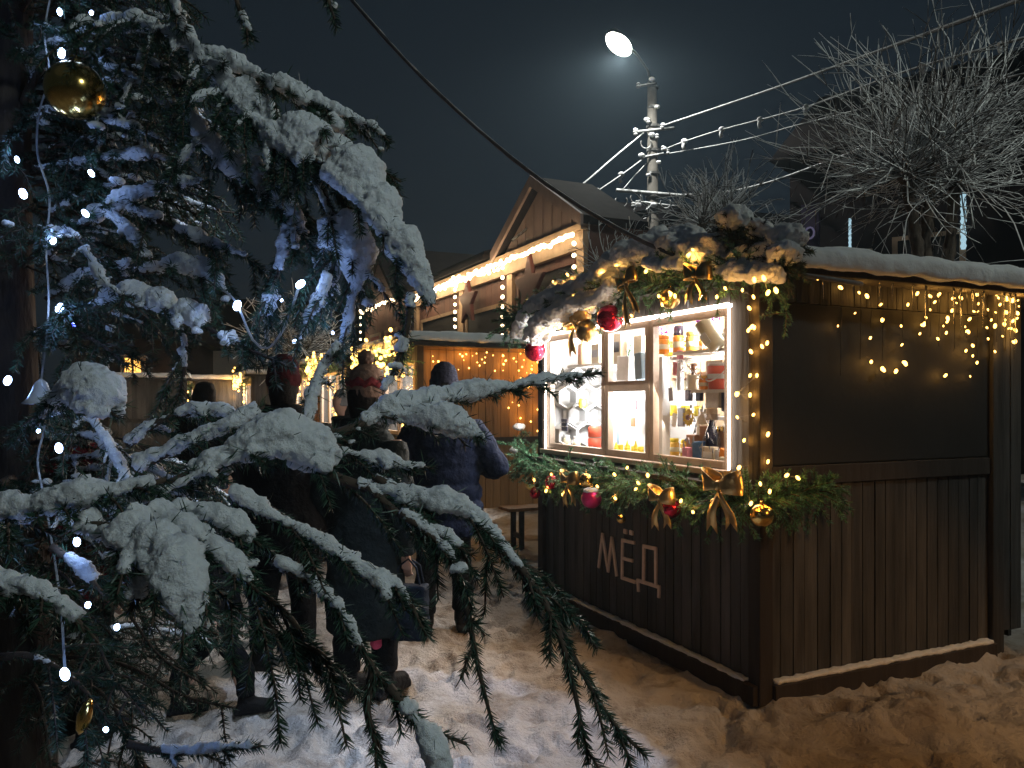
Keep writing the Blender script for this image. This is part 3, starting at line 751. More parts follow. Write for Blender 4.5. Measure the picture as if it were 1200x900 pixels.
carton(662, 426, 10, 22, .3, 'grey_pack', 'dark framed picture leaning at the far left of the left top shelf', ZL, 'framed_picture', 'picture', dep=.02)
# icicles along the eave of the side wall
for (x, y, l) in ((965, 330, 22), (1000, 333, 14), (1031, 334, 26), (1085, 340, 50), (1118, 338, 42), (1126, 338, 52), (1152, 342, 42), (1153, 338, 28), (1177, 342, 48), (1184, 342, 60), (1190, 340, 66), (1046, 336, 18), (1070, 337, 24), (1140, 338, 20), (902, 365, 20)):
    a = hit(x, y, K(-.12, 0, 0), D1); a.z = EAVE + .002; r = .006
    m = MB(); L = l * a.y / F + .02
    m.tube([a, a - Vector((.001, 0, L * .4)), a - Vector((0, 0, L))], [r, r * .7, .001], 7); obj('icicle', m, 'ice', stall, True)

carton(829, 537, 22, 20, .06, 'kraft', 'wide kraft gift box with a pale sticker at the foot of the right hand pane', BASE, 'gift_box', dep=.04, stripe='white_plastic')
carton(805, 412, 26, 20, .43, 'wood_pale', 'wide wooden chest behind the jars on the top shelf', ZA, 'wooden_chest', dep=.05)
carton(827, 455, 34, 22, .44, 'tan_pack', 'tan board box behind the jug on the second shelf', ZS2, 'board_box', dep=.04)
jar(845, 505, 12, 26, .2, 'brown_pack', 'gold', 'brown jar with a gold lid right of the dark wrapped bottle', BASE + .08, name='brown_jar')
for k, (x, y, mat) in enumerate(((790, 440, 'pinkish'), (786, 470, 'grey_pack'), (789, 500, 'white_plastic'))):
    carton(x, y, 8, 16, .13, mat, ('pink', 'grey', 'white')[k] + ' gift tag hung beside the white upright', None, 'gift_tag', 'tag', dep=.006, tilt=(.1, -.1, .15)[k])
m = MB(); 
for k in range(26):
    p = on(random.uniform(800, 856), random.uniform(478, 532), .05); m.poly_prism([p, p + D1 * random.uniform(.01, .03) + Vector((0, 0, random.uniform(-.02, .03))), p + D1 * random.uniform(-.01, .02) + Vector((0, 0, random.uniform(.02, .04)))], U1 * -.002)
t = thing('cellophane_bow', on(828, 505, .05), 'crinkled clear cellophane over the gifts in the right hand pane', 'wrapping'); obj('sheet', m, 'cello', t)
# ------------------------------------------------------------------ garlands, ornaments, bows
def greenery(path, n, L, needle=.024, per_m=900, bias=Vector((0, 0, 0)), spread=1., w=.0022):
    """artificial fir: short sprigs standing out all round a core"""
    sp = Spray(); P = spline([tuple(p) for p in path], .02); sp.w.tube(P, .006, 5)
    sp.needles(P, needle, w, per_m, .4)
    for k in range(n):
        i = random.randrange(len(P) - 1); T = Vector(P[i + 1] - P[i]).normalized()
        d = (Vector((random.gauss(0, 1), random.gauss(0, 1), random.gauss(0, 1))).normalized() * spread + T * random.uniform(-.5, .7) + bias).normalized()
        l = L * random.uniform(.6, 1.2); p0 = Vector(P[i])
        q = spline([tuple(p0), tuple(p0 + d * l * .5), tuple(p0 + d * l + Vector((0, 0, -.12 * l)))], .015)
        sp.w.tube(q, [.003] * (len(q) - 1) + [.0012], 4); sp.needles(q, needle, w, per_m, .75)
    return sp
def lumps(mb, items):
    for p, r, sx, sz in items: mb.ball(p, r, 12, 8, sz=sz, sx=sx)

GARL = 'fir garlands on the honey stall'
# the counter garland runs along the front and round the corner on to the side wall
S0 = -.13
gp = [K(2.62, -.12, 1.20), K(2.45, S0, 1.12), K(2.1, S0, 1.06), K(1.7, S0, 1.09), K(1.3, S0, 1.08), K(.9, S0, 1.10), K(.5, S0, 1.09), K(.15, S0, 1.08), K(-.10, -.12, 1.09)]
t = thing('fir_garland', gp[4], 'green fir garland with baubles and bows lying along the stall counter', 'garland', GARL)
greenery(gp, 420, .20, .030, 900, w=.0028, bias= Vector((0, 0, -.05)) - U1 * .35).link('greenery', ('twig', 'fir_needle'), t)
gq = [K(-.10, -.10, 1.10), K(-.12, .05, 1.12), K(-.12, .22, 1.13), K(-.10, .40, 1.15)]
t = thing('fir_garland', gq[1], 'short frosted end of fir garland bent round the stall corner', 'garland', GARL)
greenery(gq, 90, .16, .028, 900, -D1 * .35, w=.0028).link('greenery', ('twig', 'fir_needle'), t)
sp_end = [K(2.62, -.14, 1.18), K(2.66, -.12, 1.28), K(2.66, -.12, 1.36)]
t = thing('fir_garland', sp_end[0], 'frosted fir tuft at the far end of the counter below the light tape', 'garland', GARL)
greenery(sp_end, 22, .11, .024, 700).link('greenery', ('twig', 'fir_needle'), t)
m = MB(); lumps(m, [(K(2.66, -.14, 1.39), .05, 1.2, .6), (K(2.62, -.2, 1.2), .04, 1., .6)]); remesh(obj('snow', m, 'snow', t), .01, .03, .05)

# the roof garland, heavy with snow, lies along the front edge of the roof
gr = [K(2.72, -.2, 2.20), K(2.5, -.22, 2.26), K(2.1, -.2, 2.28), K(1.6, -.2, 2.30), K(1.1, -.2, 2.30), K(.6, -.2, 2.28), K(.1, -.2, 2.26), K(-.16, -.16, 2.24)]
tg = thing('fir_garland', gr[4], 'snow laden fir garland with gold bows along the front edge of the stall roof', 'garland', GARL)
greenery(gr, 300, .20, .030, 900, w=.0028, bias= Vector((0, 0, .05)) - U1 * .35).link('greenery', ('twig', 'fir_needle'), tg)
m = MB()
def drift(pts, seed):
    """snow lying in a long drift: (x, y, half thickness) traced on the plane of the garland"""
    q = [(*hit(x, y, K(0, s, 0), U1), r) for x, y, r, s in pts]
    q = [(a, b, c, r * b / F) for a, b, c, r in q]
    S = spline(q, .02)
    m.tube([Vector(v[:3]) for v in S], [v[3] * max(.3, 1 + .55 * noise.noise(Vector((i * .16, seed, 0))) + .3 * noise.noise(Vector((i * .45, seed, 5)))) for i, v in enumerate(S)], 12)
    for k in (-1, 1):
        m.tube([Vector(v[:3]) + U1 * (k * v[3] * 1.1) - Vector((0, 0, v[3] * .35)) for v in S], [v[3] * .75 * max(.3, 1 + .6 * noise.noise(Vector((i * .2, seed + k, 3)))) for i, v in enumerate(S)], 10)
drift([(608, 392, 6, -.2), (622, 372, 11, -.22), (645, 352, 14, -.22), (672, 338, 14, -.22), (700, 327, 12, -.22), (722, 306, 14, -.2), (750, 294, 17, -.16), (790, 286, 22, -.12), (820, 288, 20, -.12), (842, 302, 14, -.14)], 1)
drift([(622, 395, 6, -.32), (640, 375, 11, -.34), (658, 365, 12, -.34), (682, 352, 11, -.32), (706, 348, 9, -.30), (722, 330, 8, -.3)], 2)
drift([(640, 366, 7, -.36), (634, 386, 8, -.36), (628, 402, 4, -.34)], 3)
drift([(846, 316, 10, -.2), (868, 314, 12, -.2), (892, 318, 12, -.18), (915, 320, 8, -.16)], 4)
drift([(765, 306, 9, -.26), (785, 308, 10, -.26), (806, 306, 9, -.25)], 5)
remesh(obj('snow', m, 'snow', tg), .009, .045, .07, 3, True)
# upright snow capped tufts over the corner
for k, (x, y, yt, rr, lab) in enumerate(((860, 300, 262, 19, 'tallest snow capped fir tuft over the stall corner'), (889, 304, 272, 13, 'narrow snow capped fir tuft between two larger ones at the corner'), (922, 300, 287, 22, 'broad fir tuft with a wide snow cap at the right of the corner'), (918, 318, 306, 20, 'low snowy fir tuft drooping over the corner of the side wall'))):
    s = (-.05, -.04, -.02, -.1)[k]
    b, tp = hit(x, y, K(0, s, 0), U1), hit(x, yt, K(0, s, 0), U1)
    t = thing('fir_tuft', b, lab, 'fir tuft', 'snow capped fir tufts on the stall corner')
    greenery([b, b.lerp(tp, .5), tp], 60, .12, .026, 1100, Vector((0, 0, .2))).link('greenery', ('twig', 'needle'), t)
    r = rr * tp.y / F
    m = MB(); m.ball(tp + Vector((0, 0, r * .35)), r, 14, 10, sz=.75, sx=1.1, sy=1.1); m.ball(tp + D1 * r * .4 + Vector((0, 0, r * .0)), r * .75, 12, 8, sz=.6)
    remesh(obj('snow', m, 'snow', t), .008, .05, .05, 2, True)
# drooping sprig at the corner post
gd = [K(-.14, -.14, 2.22), K(-.17, -.02, 2.14), K(-.16, .04, 2.02)]
t = thing('fir_garland', gd[0], 'thin fir sprig hanging down beside the corner post', 'garland', GARL)
greenery(gd, 22, .11, .024, 800, Vector((0, 0, -.4))).link('greenery', ('twig', 'fir_needle'), t)

def bauble(x, y, w, s, mat, label, cap='gold', snow=False, name='bauble', plane=None, group='baubles on the honey stall', d=None):
    p = px(x, y, d) if d else hit(x, y, K(0, s, 0), U1) if plane is None else hit(x, y, *plane)
    r = w * p.y / F / 2
    t = thing(name, p - Vector((0, 0, r)), label, 'bauble', group)
    m = MB(); m.ball(p, r, 28, 18); obj('ball', m, mat, t, True)
    m = MB(); m.lathe(p + Vector((0, 0, r * .96)), [(r * .2, 0), (r * .2, r * .22), (r * .12, r * .26)], 12)
    m.tube([p + Vector((math.cos(a) * r * .12, 0, r * 1.3 + math.sin(a) * r * .12)) for a in np.linspace(0, 6.28, 10)], r * .025, 5); obj('cap', m, cap, t)
    if snow:
        m = MB(); m.ball(p + Vector((0, 0, r * .72)), r * .75, 14, 9, sz=.5, sx=1.15); m.ball(p + Vector((r * .2, 0, r * .6)), r * .6, 12, 8, sz=.5); remesh(obj('snow', m, 'snow', t), .006, .018, .03)
    return t
bauble(715, 373, 32, -.26, 'red_ball', 'large red bauble hanging over the middle window post')
bauble(627, 411, 25, -.18, 'red_ball', 'red bauble with a snow cap at the far upper corner of the window', snow=True)
bauble(687, 388, 26, -.25, 'old_gold', 'dark gold bauble left of the large red one')
bauble(785, 350, 24, -.24, 'old_gold', 'dark gold bauble under the roof garland above the right hand pane')
for (x, y, w, mat, lb) in ((624, 567, 17, 'gold', 'gold bauble at the far left end of the counter garland'), (647, 565, 17, 'red_ball', 'bright red bauble near the far left end of the counter garland'), (627, 578, 13, 'red_ball', 'small red bauble half hidden under the leftmost gold one'),
        (687, 563, 17, 'gold', 'gold bauble above the pink one'), (693, 584, 24, 'pink_ball', 'pink bauble with snow on the counter garland'), (721, 585, 10, 'gold', 'small gold bauble right of the pink one'), (728, 608, 11, 'gold', 'small gold bauble just above the letters'),
        (787, 596, 22, 'red_ball', 'red bauble between the two gold bows'), (893, 604, 28, 'gold', 'big shiny gold bauble at the stall corner'), (838, 590, 13, 'gold', 'little gold ball set in the big bow')):
    bauble(x, y, w, -.27 if x < 850 else -.20, mat, lb, snow=lb.startswith('pink'))

def bow(x, y, w, s, label, mat='gold_satin', roll=0., tails=1.):
    """a tied ribbon: two loops, a knot, two tails with notched ends"""
    c = hit(x, y, K(0, s, 0), U1); r = w * c.y / F / 2 * 1.25
    R = -D1; Z = Vector((0, 0, 1)); O = -U1
    R, Z = R * math.cos(roll) + Z * math.sin(roll), Z * math.cos(roll) - R * math.sin(roll)
    P = lambda a, b, o: c + R * a * r + Z * b * r + O * o * r
    t = thing('ribbon_bow', c, label, 'bow', 'gold ribbon bows on the honey stall')
    for sgn in (-1, 1):
        rows = []
        for i in range(15):
            a = i / 14 * 2 * math.pi
            x_ = sgn * (.5 - .5 * math.cos(a)) * 1.0; o_ = .34 * math.sin(a); wv = .10 + .36 * (.5 - .5 * math.cos(a)) ** .8
            up = .18 * (.5 - .5 * math.cos(a))
            rows.append((x_, o_, wv, up))
        m = MB(); n = 0
        for (x_, o_, wv, up) in rows:
            for q in (-1, -.33, .33, 1): m.v.append(P(x_, up + wv * q, o_ + .06 * abs(q) + .05 * math.sin(7 * x_ + 2 * q)))
        for i in range(14):
            for q in range(3): m.f.append((i * 4 + q, i * 4 + q + 1, i * 4 + q + 5, i * 4 + q + 4)); m.mi.append(0)
        o = obj('loop', m, mat, t, True); so = o.modifiers.new('cloth', 'SOLIDIFY'); so.thickness = .003
        m = MB(); L = tails * (1.5 if sgn > 0 else 1.75)
        for i in range(8):
            k = i / 7; wv = .08 + .24 * k ** .7; cx = sgn * (.05 + .55 * k); cy = -.1 - L * k
            for q in (-1, 0, 1):
                m.v.append(P(cx + wv * q, cy + (.22 * (1 - abs(q)) - .1 * (1 - abs(q) == 0) if i == 7 else 0), .12 + .12 * math.sin(5 * k + sgn) + .05 * (1 - abs(q))))
        for i in range(7):
            for q in range(2): m.f.append((i * 3 + q, i * 3 + q + 1, i * 3 + q + 4, i * 3 + q + 3)); m.mi.append(0)
        o = obj('tail', m, mat, t, True); so = o.modifiers.new('cloth', 'SOLIDIFY'); so.thickness = .003
    m = MB(); m.ball(c + O * r * .22, r * .17, 12, 8, sz=1.2); obj('knot', m, mat, t, True)
    return t
bow(847, 569, 50, -.34, 'big shiny gold ribbon bow at the front corner of the counter', tails=.95)
bow(776, 583, 36, -.30, 'smaller gold bow holding the red bauble on the counter garland', tails=.9)
bow(668, 562, 28, -.30, 'dull gold bow by the left end of the counter garland', 'old_gold', tails=1.)
bow(735, 330, 30, -.34, 'gold bow with long dark tails hanging before the middle window post', 'old_gold', .25, 1.5)
bow(818, 322, 37, -.33, 'wide gold bow with stiff pointed tails above the right hand pane', 'old_gold', -.1, .75)
bow(676, 374, 42, -.28, 'shiny gold bow above the left hand pane', 'gold_satin', .2, .8)
bow(625, 362, 26, -.24, 'small gold bow at the far end of the roof garland', 'gold_satin', -.3, .8)

# ------------------------------------------------------------------ strings of lights on the honey stall
def onside(x, y, t=-.03): return hit(x, y, K(t, 0, 0), D1)
def onfront(x, y, s=-.05): return hit(x, y, K(0, s, 0), U1)
side_b = [(958, 324), (985, 337), (1007, 343), (1002, 367), (1032, 357), (1034, 375), (982, 382), (1020, 396), (1021, 424), (1056, 382), (1057, 404), (1060, 425), (1034, 432), (1050, 435), (1021, 424), (1078, 391), (1090, 347), (1100, 347), (1116, 350), (1118, 349), (1126, 349), (1099, 397), (1109, 390), (1110, 377),
          (1126, 369), (1133, 388), (1135, 389), (1146, 365), (1158, 363), (1145, 345), (1132, 411), (1140, 405), (1140, 417), (1145, 425), (1137, 441), (1158, 397), (1166, 412), (1166, 382), (1170, 349), (1178, 349), (1187, 351), (1180, 365), (1178, 375), (1190, 400), (1064, 357), (1016, 347)] + [(1075 + k * 5.1, 344 + (k * 37) % 46) for k in range(24)] + [(1168 + (k * 13) % 28, 345 + k * 7) for k in range(9)] + [ (1083, 380), (1108, 440), (1185, 385), (1193, 352)]
bl = [(onside(x, y, -.035), 'warm', random.choice((.55, .75, .9, 1.1, 1.3))) for x, y in side_b]
big = [(1034, 432), (1060, 425), (958, 324), (1186, 351), (1178, 349)]
bl += [(onside(x + 1, y + 1, -.045), 'warm', 1.45) for x, y in big]
top = [onside(x, y, -.1) for x, y in ((930, 322), (960, 326), (1000, 334), (1060, 337), (1120, 337), (1198, 336))]
wires = [top]
for x in (985, 1008, 1020, 1034, 1057, 1090, 1100, 1118, 1133, 1145, 1158, 1168, 1178, 1188):
    wires.append([onside(x, 336, -.09), onside(x + 1, 365, -.045), onside(x, 385 + (x * 7) % 60, -.035)])
light_string('icicle_lights', 'warm icicle light string hanging over the dark shutter of the stall side', wires, bl, 'light strings on the honey stall', .0015, glow=(.15, WARM, 2, -D1 * .03))
post_b = [(878, 361), (877, 387), (884, 384), (893, 406), (880, 412), (879, 440), (887, 440), (879, 463), (863, 462), (864, 489), (883, 486), (864, 462), (872, 516), (900, 509), (900, 541), (866, 548), (899, 402), (881, 383)]
bl = [(onfront(x, y, -.045) if x < 885 else onside(x, y, -.045), 'warm', random.uniform(.9, 1.35)) for x, y in post_b]
light_string('light_string', 'warm light string running down the corner post beside the right hand pane', [[b[0] for b in sorted(bl, key=lambda q: -q[0].z)]], bl, 'light strings on the honey stall', .0015, glow=(.17, WARM, 1, Vector((0, -.02, 0))))
gb = [(646, 556), (720, 556), (748, 566), (745, 573), (759, 557), (787, 583), (798, 587), (721, 584), (866, 548), (891, 567), (902, 576), (922, 557), (935, 560), (880, 590), (700, 570), (735, 548), (767, 580), (812, 600), (660, 580), (640, 575)]
bl = [(onfront(x, y, -.30) if x < 870 else onside(x, y, -.24), 'warm', random.uniform(.9, 1.3)) for x, y in gb]
light_string('light_string', 'warm light string woven into the counter garland', [[b[0] for b in sorted(bl, key=lambda q: q[0].x)]], bl, 'light strings on the honey stall', .0015, glow=(.2, WARM, 1, Vector((0, -.03, .02))))
rb = [(648, 330), (665, 322), (672, 345), (704, 318), (722, 310), (757, 318), (772, 347), (785, 343), (786, 345), (791, 347), (806, 300), (808, 298), (812, 293), (776, 357), (850, 338), (884, 328), (910, 341), (883, 348), (895, 326), (870, 340), (648, 386), (655, 384), (662, 385), (650, 380), (700, 390), (740, 370), (909, 340), (760, 312), (690, 360), (840, 348), (655, 350), (900, 343)]
bl = [(onfront(x, y, -.30), 'warm', random.uniform(.8, 1.3)) for x, y in rb]
light_string('light_string', 'warm light string glowing through the snowy roof garland', [[b[0] for b in sorted(bl, key=lambda q: q[0].x)]], bl, 'light strings on the honey stall', .0015, glow=(.2, WARM, 1, Vector((0, -.03, -.02))))

# ------------------------------------------------------------------ bench by the far end of the stall
b0 = px(585, 593, 8.6); b0.z = .46
t = thing('bench', (b0.x + .25, 8.5, 0), 'low dark wooden bench between the honey stall and the fairy lit wall', 'bench')
BF = frame((b0.x, 8.62, 0), U1, D1)
m = MB()
for k in range(3): m.box(BF, (0, 1.2), (-.06 - .1 * k, .03 - .1 * k), (.42, .455))
bevel(obj('seat', m, 'warm_wood', t), .006)
for q in (.14, 1.0):
    m = MB(); m.box(BF, (q, q + .05), (-.24, -.2), (0, .42)); m.box(BF, (q, q + .05), (-.03, .01), (0, .42)); m.box(BF, (q + .008, q + .042), (-.2, -.03), (.12, .17)); obj('leg', m, 'black_wood', t)

# ------------------------------------------------------------------ the other stalls of the row
def far_stall(corner, label, ln=2.5, dep=2.1, h=2.3, wood='warm_wood', wall_lights=True, seed=1, lab2='', detail=True, win=3., glowp=9):
    random.seed(seed)
    c = Vector(corner); k = frame(c, D1, U1)
    t = thing('market_stall', c, label, 'market stall', 'wooden market stalls')
    m = MB(); boards(m, k, .06, dep, .12, h, .0, .03, .12, 'y'); m.box(k, (.032, .05), (.06, dep), (.12, h)); obj('side_wall', m, wood, t)
    m = MB(); m.box(k, (-.02, .028), (.05, dep), (1.0, 1.1)); obj('rail', m, 'black_wood', t)
    m = MB(); boards(m, k, .06, ln - .06, .12, 1.1, .0, .03, .12); m.box(k, (.06, ln), (.032, .05), (.12, 1.12)); boards(m, k, .06, ln - .06, h - .2, h, 0, .03, .12); obj('front_wall', m, 'dark_wood', t)
    for a, b in ((-.02, -.02), (ln - .07, -.02), (-.02, dep - .08)):
        m = MB(); m.box(k, (a, a + .09), (b, b + .09), (0, h)); obj('post', m, 'black_wood', t)
    m = MB(); m.box(k, (.05, ln), (dep - .05, dep - .02), (.1, h)); m.box(k, (ln - .03, ln), (.06, dep - .05), (.1, h)); obj('back_wall', m, 'dark_wood', t)
    m = MB(); m.box(k, (.06, ln - .04), (.9, .92), (1., h - .03)); m.box(k, (.06, ln - .04), (.06, .9), (h - .03, h - .01)); obj('lining', m, 'white_panel', t)
    m = MB(); m.box(k, (-.15, ln + .15), (-.2, dep + .12), (h, h + .06)); rf = obj('roof', m, 'black_wood', t)
    m = MB(); m.box(k, (-.16, ln + .12), (-.2, dep + .1), (h + .062, h + .16)); m.box(k, (-.12, ln + .08), (-.14, dep + .06), (h + .07, h + .2)); remesh(obj('roof_snow', m, 'roof_snow', rf), .03, .05, .25, 5)
    w = MB()
    for q in range(3):
        a = .15 + q * (ln - .3) / 3; e = a + (ln - .3) / 3 - .02
        for (x0, x1, z0, z1) in ((a, a + .05, 1.12, h - .2), (e - .05, e, 1.12, h - .2), (a + .05, e - .05, 1.12, 1.17), (a + .05, e - .05, h - .25, h - .2)): w.box(k, (x0, x1), (-.01, .03), (z0, z1))
    wi = obj('window', w, 'frame_wood', t)
    m = MB(); m.box(k, (.17, ln - .17), (.010, .014), (1.16, h - .24)); obj('pane', m, 'glass', wi)
    m = MB(); m.tube([k(.3, .5, h - .1), k(ln - .3, .5, h - .1)], .03, 8); m.box(k, (.2, ln - .2), (.82, .88), (1.3, h - .3)); obj('lit_display', m, 'lit_window', t)
    light('stall_inside_light', k(ln / 2, .4, h - .25), glowp, (1., .9, .78), .08)
    # garland round the window
    g = thing('fir_garland', k(ln / 2, -.15, h), 'fir garland with warm lights over the ' + lab2, 'garland', 'fir garlands on the far stalls')
    greenery([k(ln, -.18, h - .35), k(ln - .2, -.2, h - .05), k(ln * .66, -.22, h - .1), k(ln * .33, -.22, h - .02), k(0, -.2, h - .05), k(-.08, -.16, h - .4)], 110 if detail else 60, .2, .045, 260, w=.006).link('greenery', ('twig', 'fir_needle'), g)
    m = MB(); lumps(m, [(k(random.uniform(0, ln), -.2, h + random.uniform(-.02, .1)), random.uniform(.07, .13), 1.3, .6) for _ in range(34)]); remesh(obj('snow', m, 'snow', g), .025, .06, .1)
    bl = [(k(random.uniform(-.05, ln), -.3, h - .12 + random.gauss(0, .13)), 'far', random.uniform(.8, 1.4)) for _ in range(70)] + [(k(random.choice((-.05, ln * .98)), -.22, random.uniform(1.1, h - .2)), 'far', random.uniform(.8, 1.3)) for _ in range(14)]
    light_string('light_string', 'warm light string in the fir garland of the ' + lab2, [], bl, 'light strings on the far stalls', glow=(2.2, WARM, 5, Vector((0, -.16, 0))))
    return k
k2 = far_stall((-1.246, 10.5, 0), 'warm lit wooden stall with a fairy lit board side wall behind the bench', 2.5, 2.0, 2.33, seed=3, lab2='stall beside the bench', glowp=40)
random.seed(5)
bl = []
for _ in range(58):
    y = random.uniform(.08, 1.9); z = 2.27 - abs(random.gauss(0, .27))
    bl.append((k2(-.03, y, max(1.35, z)), 'mid', random.choice((.45, .65, .85, 1.15))))
for (x, y) in ((612, 430), (608, 475), (610, 490), (622, 494), (596, 478), (630, 480), (602, 420), (630, 505)): bl.append((hit(x, y, k2(-.03, 0, 0), D1), 'mid', .9))
light_string('curtain_lights', 'warm curtain of lights on the board side wall behind the bench', [[k2(-.03, .05, 2.29), k2(-.03, 1.0, 2.28), k2(-.03, 1.95, 2.29)]], bl, 'light strings on the far stalls', .003, glow=(1.0, WARM, 3, -D1 * .10))
far_stall((-2.95, 14.2, 0), 'second lit wooden stall of the far row behind the knit hat', 2.5, 2.1, 2.35, seed=11, lab2='second stall of the far row', glowp=70)
far_stall((-4.6, 17.9, 0), 'last lit wooden stall of the far row between two people', 2.5, 2.1, 2.35, seed=12, lab2='last stall of the far row', detail=False, glowp=70)
far_stall((-7.4, 22.5, 0), 'distant stall with a small bright window behind the dark hood', 2.4, 2.0, 2.3, seed=13, wood='dark_wood', lab2='distant stall behind the hood', detail=False, glowp=60)
far_stall((-9.6, 24.0, 0), 'distant stall with warm garland at the left of the square', 2.4, 2.0, 2.2, seed=14, wood='dark_wood', lab2='distant stall at the left', detail=False, glowp=40)
far_stall((-11.2, 22.0, 0), 'distant dark stall half hidden behind the spruce', 2.4, 2.0, 2.2, seed=15, wood='dark_wood', lab2='distant stall behind the spruce', detail=False, glowp=30)
random.seed(21)
# ------------------------------------------------------------------ the timber house with lit eaves
H0 = Vector((1.348, 14.7, 0)); HK = frame(H0, D1, U1)
M['house_wood'] = pm('house_wood', (.13, .06, .045), .75, var=.35, scale=4, bump=.4, bscale=14, stretch=(1, 1, .15), island=.22)
M['house_trim'] = pm('house_trim', (.40, .28, .18), .65, var=.2, scale=6, bump=.2)
M['gable_wood'] = pm('gable_wood', (.25, .18, .155), .75, var=.2, scale=5, bump=.3, bscale=14, stretch=(1, 1, .2), island=.1)
M['star_red'] = pm('star_red', (.08, .016, .014), .6, var=.3)
M['roof_dark'] = pm('roof_dark', (.02, .016, .016), .9, var=.35, scale=4, spec=.05)
house = thing('timber_house', H0, 'two storey timber house with light strings along its eaves and a steep gable', 'house')
m = MB(); boards(m, HK, 0, 10.2, 0, 4.72, 0, .05, .3); m.box(HK, (.0, 10.2), (.052, .2), (0, 4.75)); obj('front_wall', m, 'house_wood', house)
m = MB(); boards(m, HK, .06, 7.0, 0, 4.9, -.05, .05, .3, 'y'); obj('end_wall', m, 'house_wood', house)
for t0 in (-.12, 3.05, 6.05, 9.9):
    m = MB(); m.box(HK, (t0, t0 + .28), (-.09, .0), (0, 4.74)); obj('corner_board', m, 'house_trim', house)
m = MB(); m.box(HK, (-.15, 10.3), (-.12, -.002), (4.42, 4.74)); m.box(HK, (-.2, 10.3), (-.2, -.0), (4.745, 4.86)); obj('eave_board', m, 'house_trim', house)
# gable over the first bay
tc_, zp, zb, hw = 1.75, 6.0, 4.87, 1.95
m = MB(); m.poly_prism([HK(tc_ - hw, -.03, zb), HK(tc_ + hw, -.03, zb), HK(tc_, -.03, zp)], U1 * .12); 
for k in range(10):
    a = tc_ - hw + .2 + k * .41
    hgt = zb + (zp - zb) * (1 - abs(a + .02 - tc_) / hw) - .06
    m.box(HK, (a, a + .035), (-.05, -.032), (zb, hgt))
obj('gable', m, 'gable_wood', house)
for sgn in (-1, 1):
    m = MB(); e = Vector((0, 0, 1)); 
    a, b = HK(tc_ + sgn * (hw + .14), -.22, zb - .06), HK(tc_, -.22, zp + .04)
    m.poly_prism([a, b, b + e * .16, a + e * .16], U1 * 1.4)
    o = obj('roof_slope', m, 'roof_dark', house)
    m = MB(); m.poly_prism([a - e * .05, b - e * .05, b + e * .18, a + e * .18], U1 * -.06); obj('bargeboard', m, 'gable_wood', house)
m = MB(); m.poly_prism([HK(4.1, -.35, 4.87), HK(10.5, -.35, 4.87), HK(10.5, 4.2, 6.3), HK(4.1, 4.2, 6.3)], Vector((0, 0, .12))); obj('lower_roof', m, 'roof_dark', house)
m = MB(); m.poly_prism([HK(4.15, -.30, 5.0), HK(10.4, -.30, 5.0), HK(10.4, 4.2, 6.43), HK(4.15, 4.2, 6.43)], Vector((0, 0, .08))); obj('lower_roof_sheet', m, 'roof_dark', house)
# a row of carved frames and dark windows
for i, (a, b, z0, z1) in enumerate(((.35, 2.75, 2.3, 4.2), (3.35, 5.85, 1.6, 3.75), (6.5, 9.5, 1.6, 3.9))):
    m = MB(); m.box(HK, (a, b), (-.035, -.003), (z0, z1)); w = obj('window', m, 'shutter', house)
    m = MB(); m.box(HK, (a - .09, a), (-.07, -.003), (z0, z1)); m.box(HK, (b, b + .09), (-.07, -.003), (z0, z1)); m.box(HK, (a - .09, b + .09), (-.071, -.003), (z1, z1 + .09)); obj('window_frame', m, 'house_trim' if i else 'house_wood', w)
m = MB(); m.poly_prism([HK(4.65, -.06, 1.6), HK(5.05, -.06, 1.6), HK(5.03, -.06, 2.45), HK(4.9, -.06, 2.9), HK(4.72, -.06, 2.75)], U1 * .02); M['drape'] = pm('drape', (.55, .13, .09), .7); obj('red_drape', m, 'drape', house)
m = MB(); m.poly_prism([HK(4.35, -.06, 1.6), HK(4.6, -.06, 1.6), HK(4.62, -.06, 2.5), HK(4.45, -.06, 2.7)], U1 * .02); obj('grey_drape', m, 'grey_pack', house)
def star(c, r, label):
    m = MB(); pts = []
    for i in range(10):
        a = math.pi / 2 + i * math.pi / 5; rr = r if i % 2 == 0 else r * .45
        pts.append(c + D1 * (math.cos(a) * rr) + Vector((0, 0, math.sin(a) * rr)))
    m.poly_prism(pts, U1 * -.10); o = obj('star', m, 'star_red', loc=c); bevel(o, .02); tag(o, label, 'star', 'dark red stars on the timber house')
star(HK(1.9, -.16, 3.95), .72, 'dark red star hung under the gable of the timber house')
star(HK(5.4, -.16, 4.05), .62, 'dark red star hung under the long bright eave')
def eave_string(t0, t1, z, n, label, jitter=.03, rows=1, sag=0, drop=None, pw=1.6, every=5, mat='white_far'):
    bl = []
    for r in range(rows):
        for i in range(n):
            t = t0 + (t1 - t0) * (i + .5) / n
            bl.append((HK(t, -.28 - .03 * r, z - .13 * r + random.gauss(0, jitter)), mat, random.uniform(.75, 1.2)))
    if drop:
        for (t, z0, z1, k) in drop:
            for i in range(k): bl.append((HK(t, -.25, z0 + (z1 - z0) * i / (k - 1)), mat, .9))
    light_string('light_string', label, [[HK(t0, -.28, z), HK((t0 + t1) / 2, -.28, z), HK(t1, -.28, z)]], bl, 'light strings on the timber house', .006, glow=(pw, (1., .72, .42), every, -U1 * .18 + Vector((0, 0, -.05))))
eave_string(-.1, 3.2, 4.66, 26, 'light string under the near eave, dotted warm bulbs below the gable', .02, 1, drop=[(-.05, 4.5, 3.2, 7)], pw=3.4, every=4)
eave_string(3.2, 9.9, 4.64, 90, 'densest and brightest light string along the long eave', .05, 1, drop=[(3.2, 4.55, 2.4, 11), (6.2, 4.45, 3.5, 6)], pw=6., every=6)
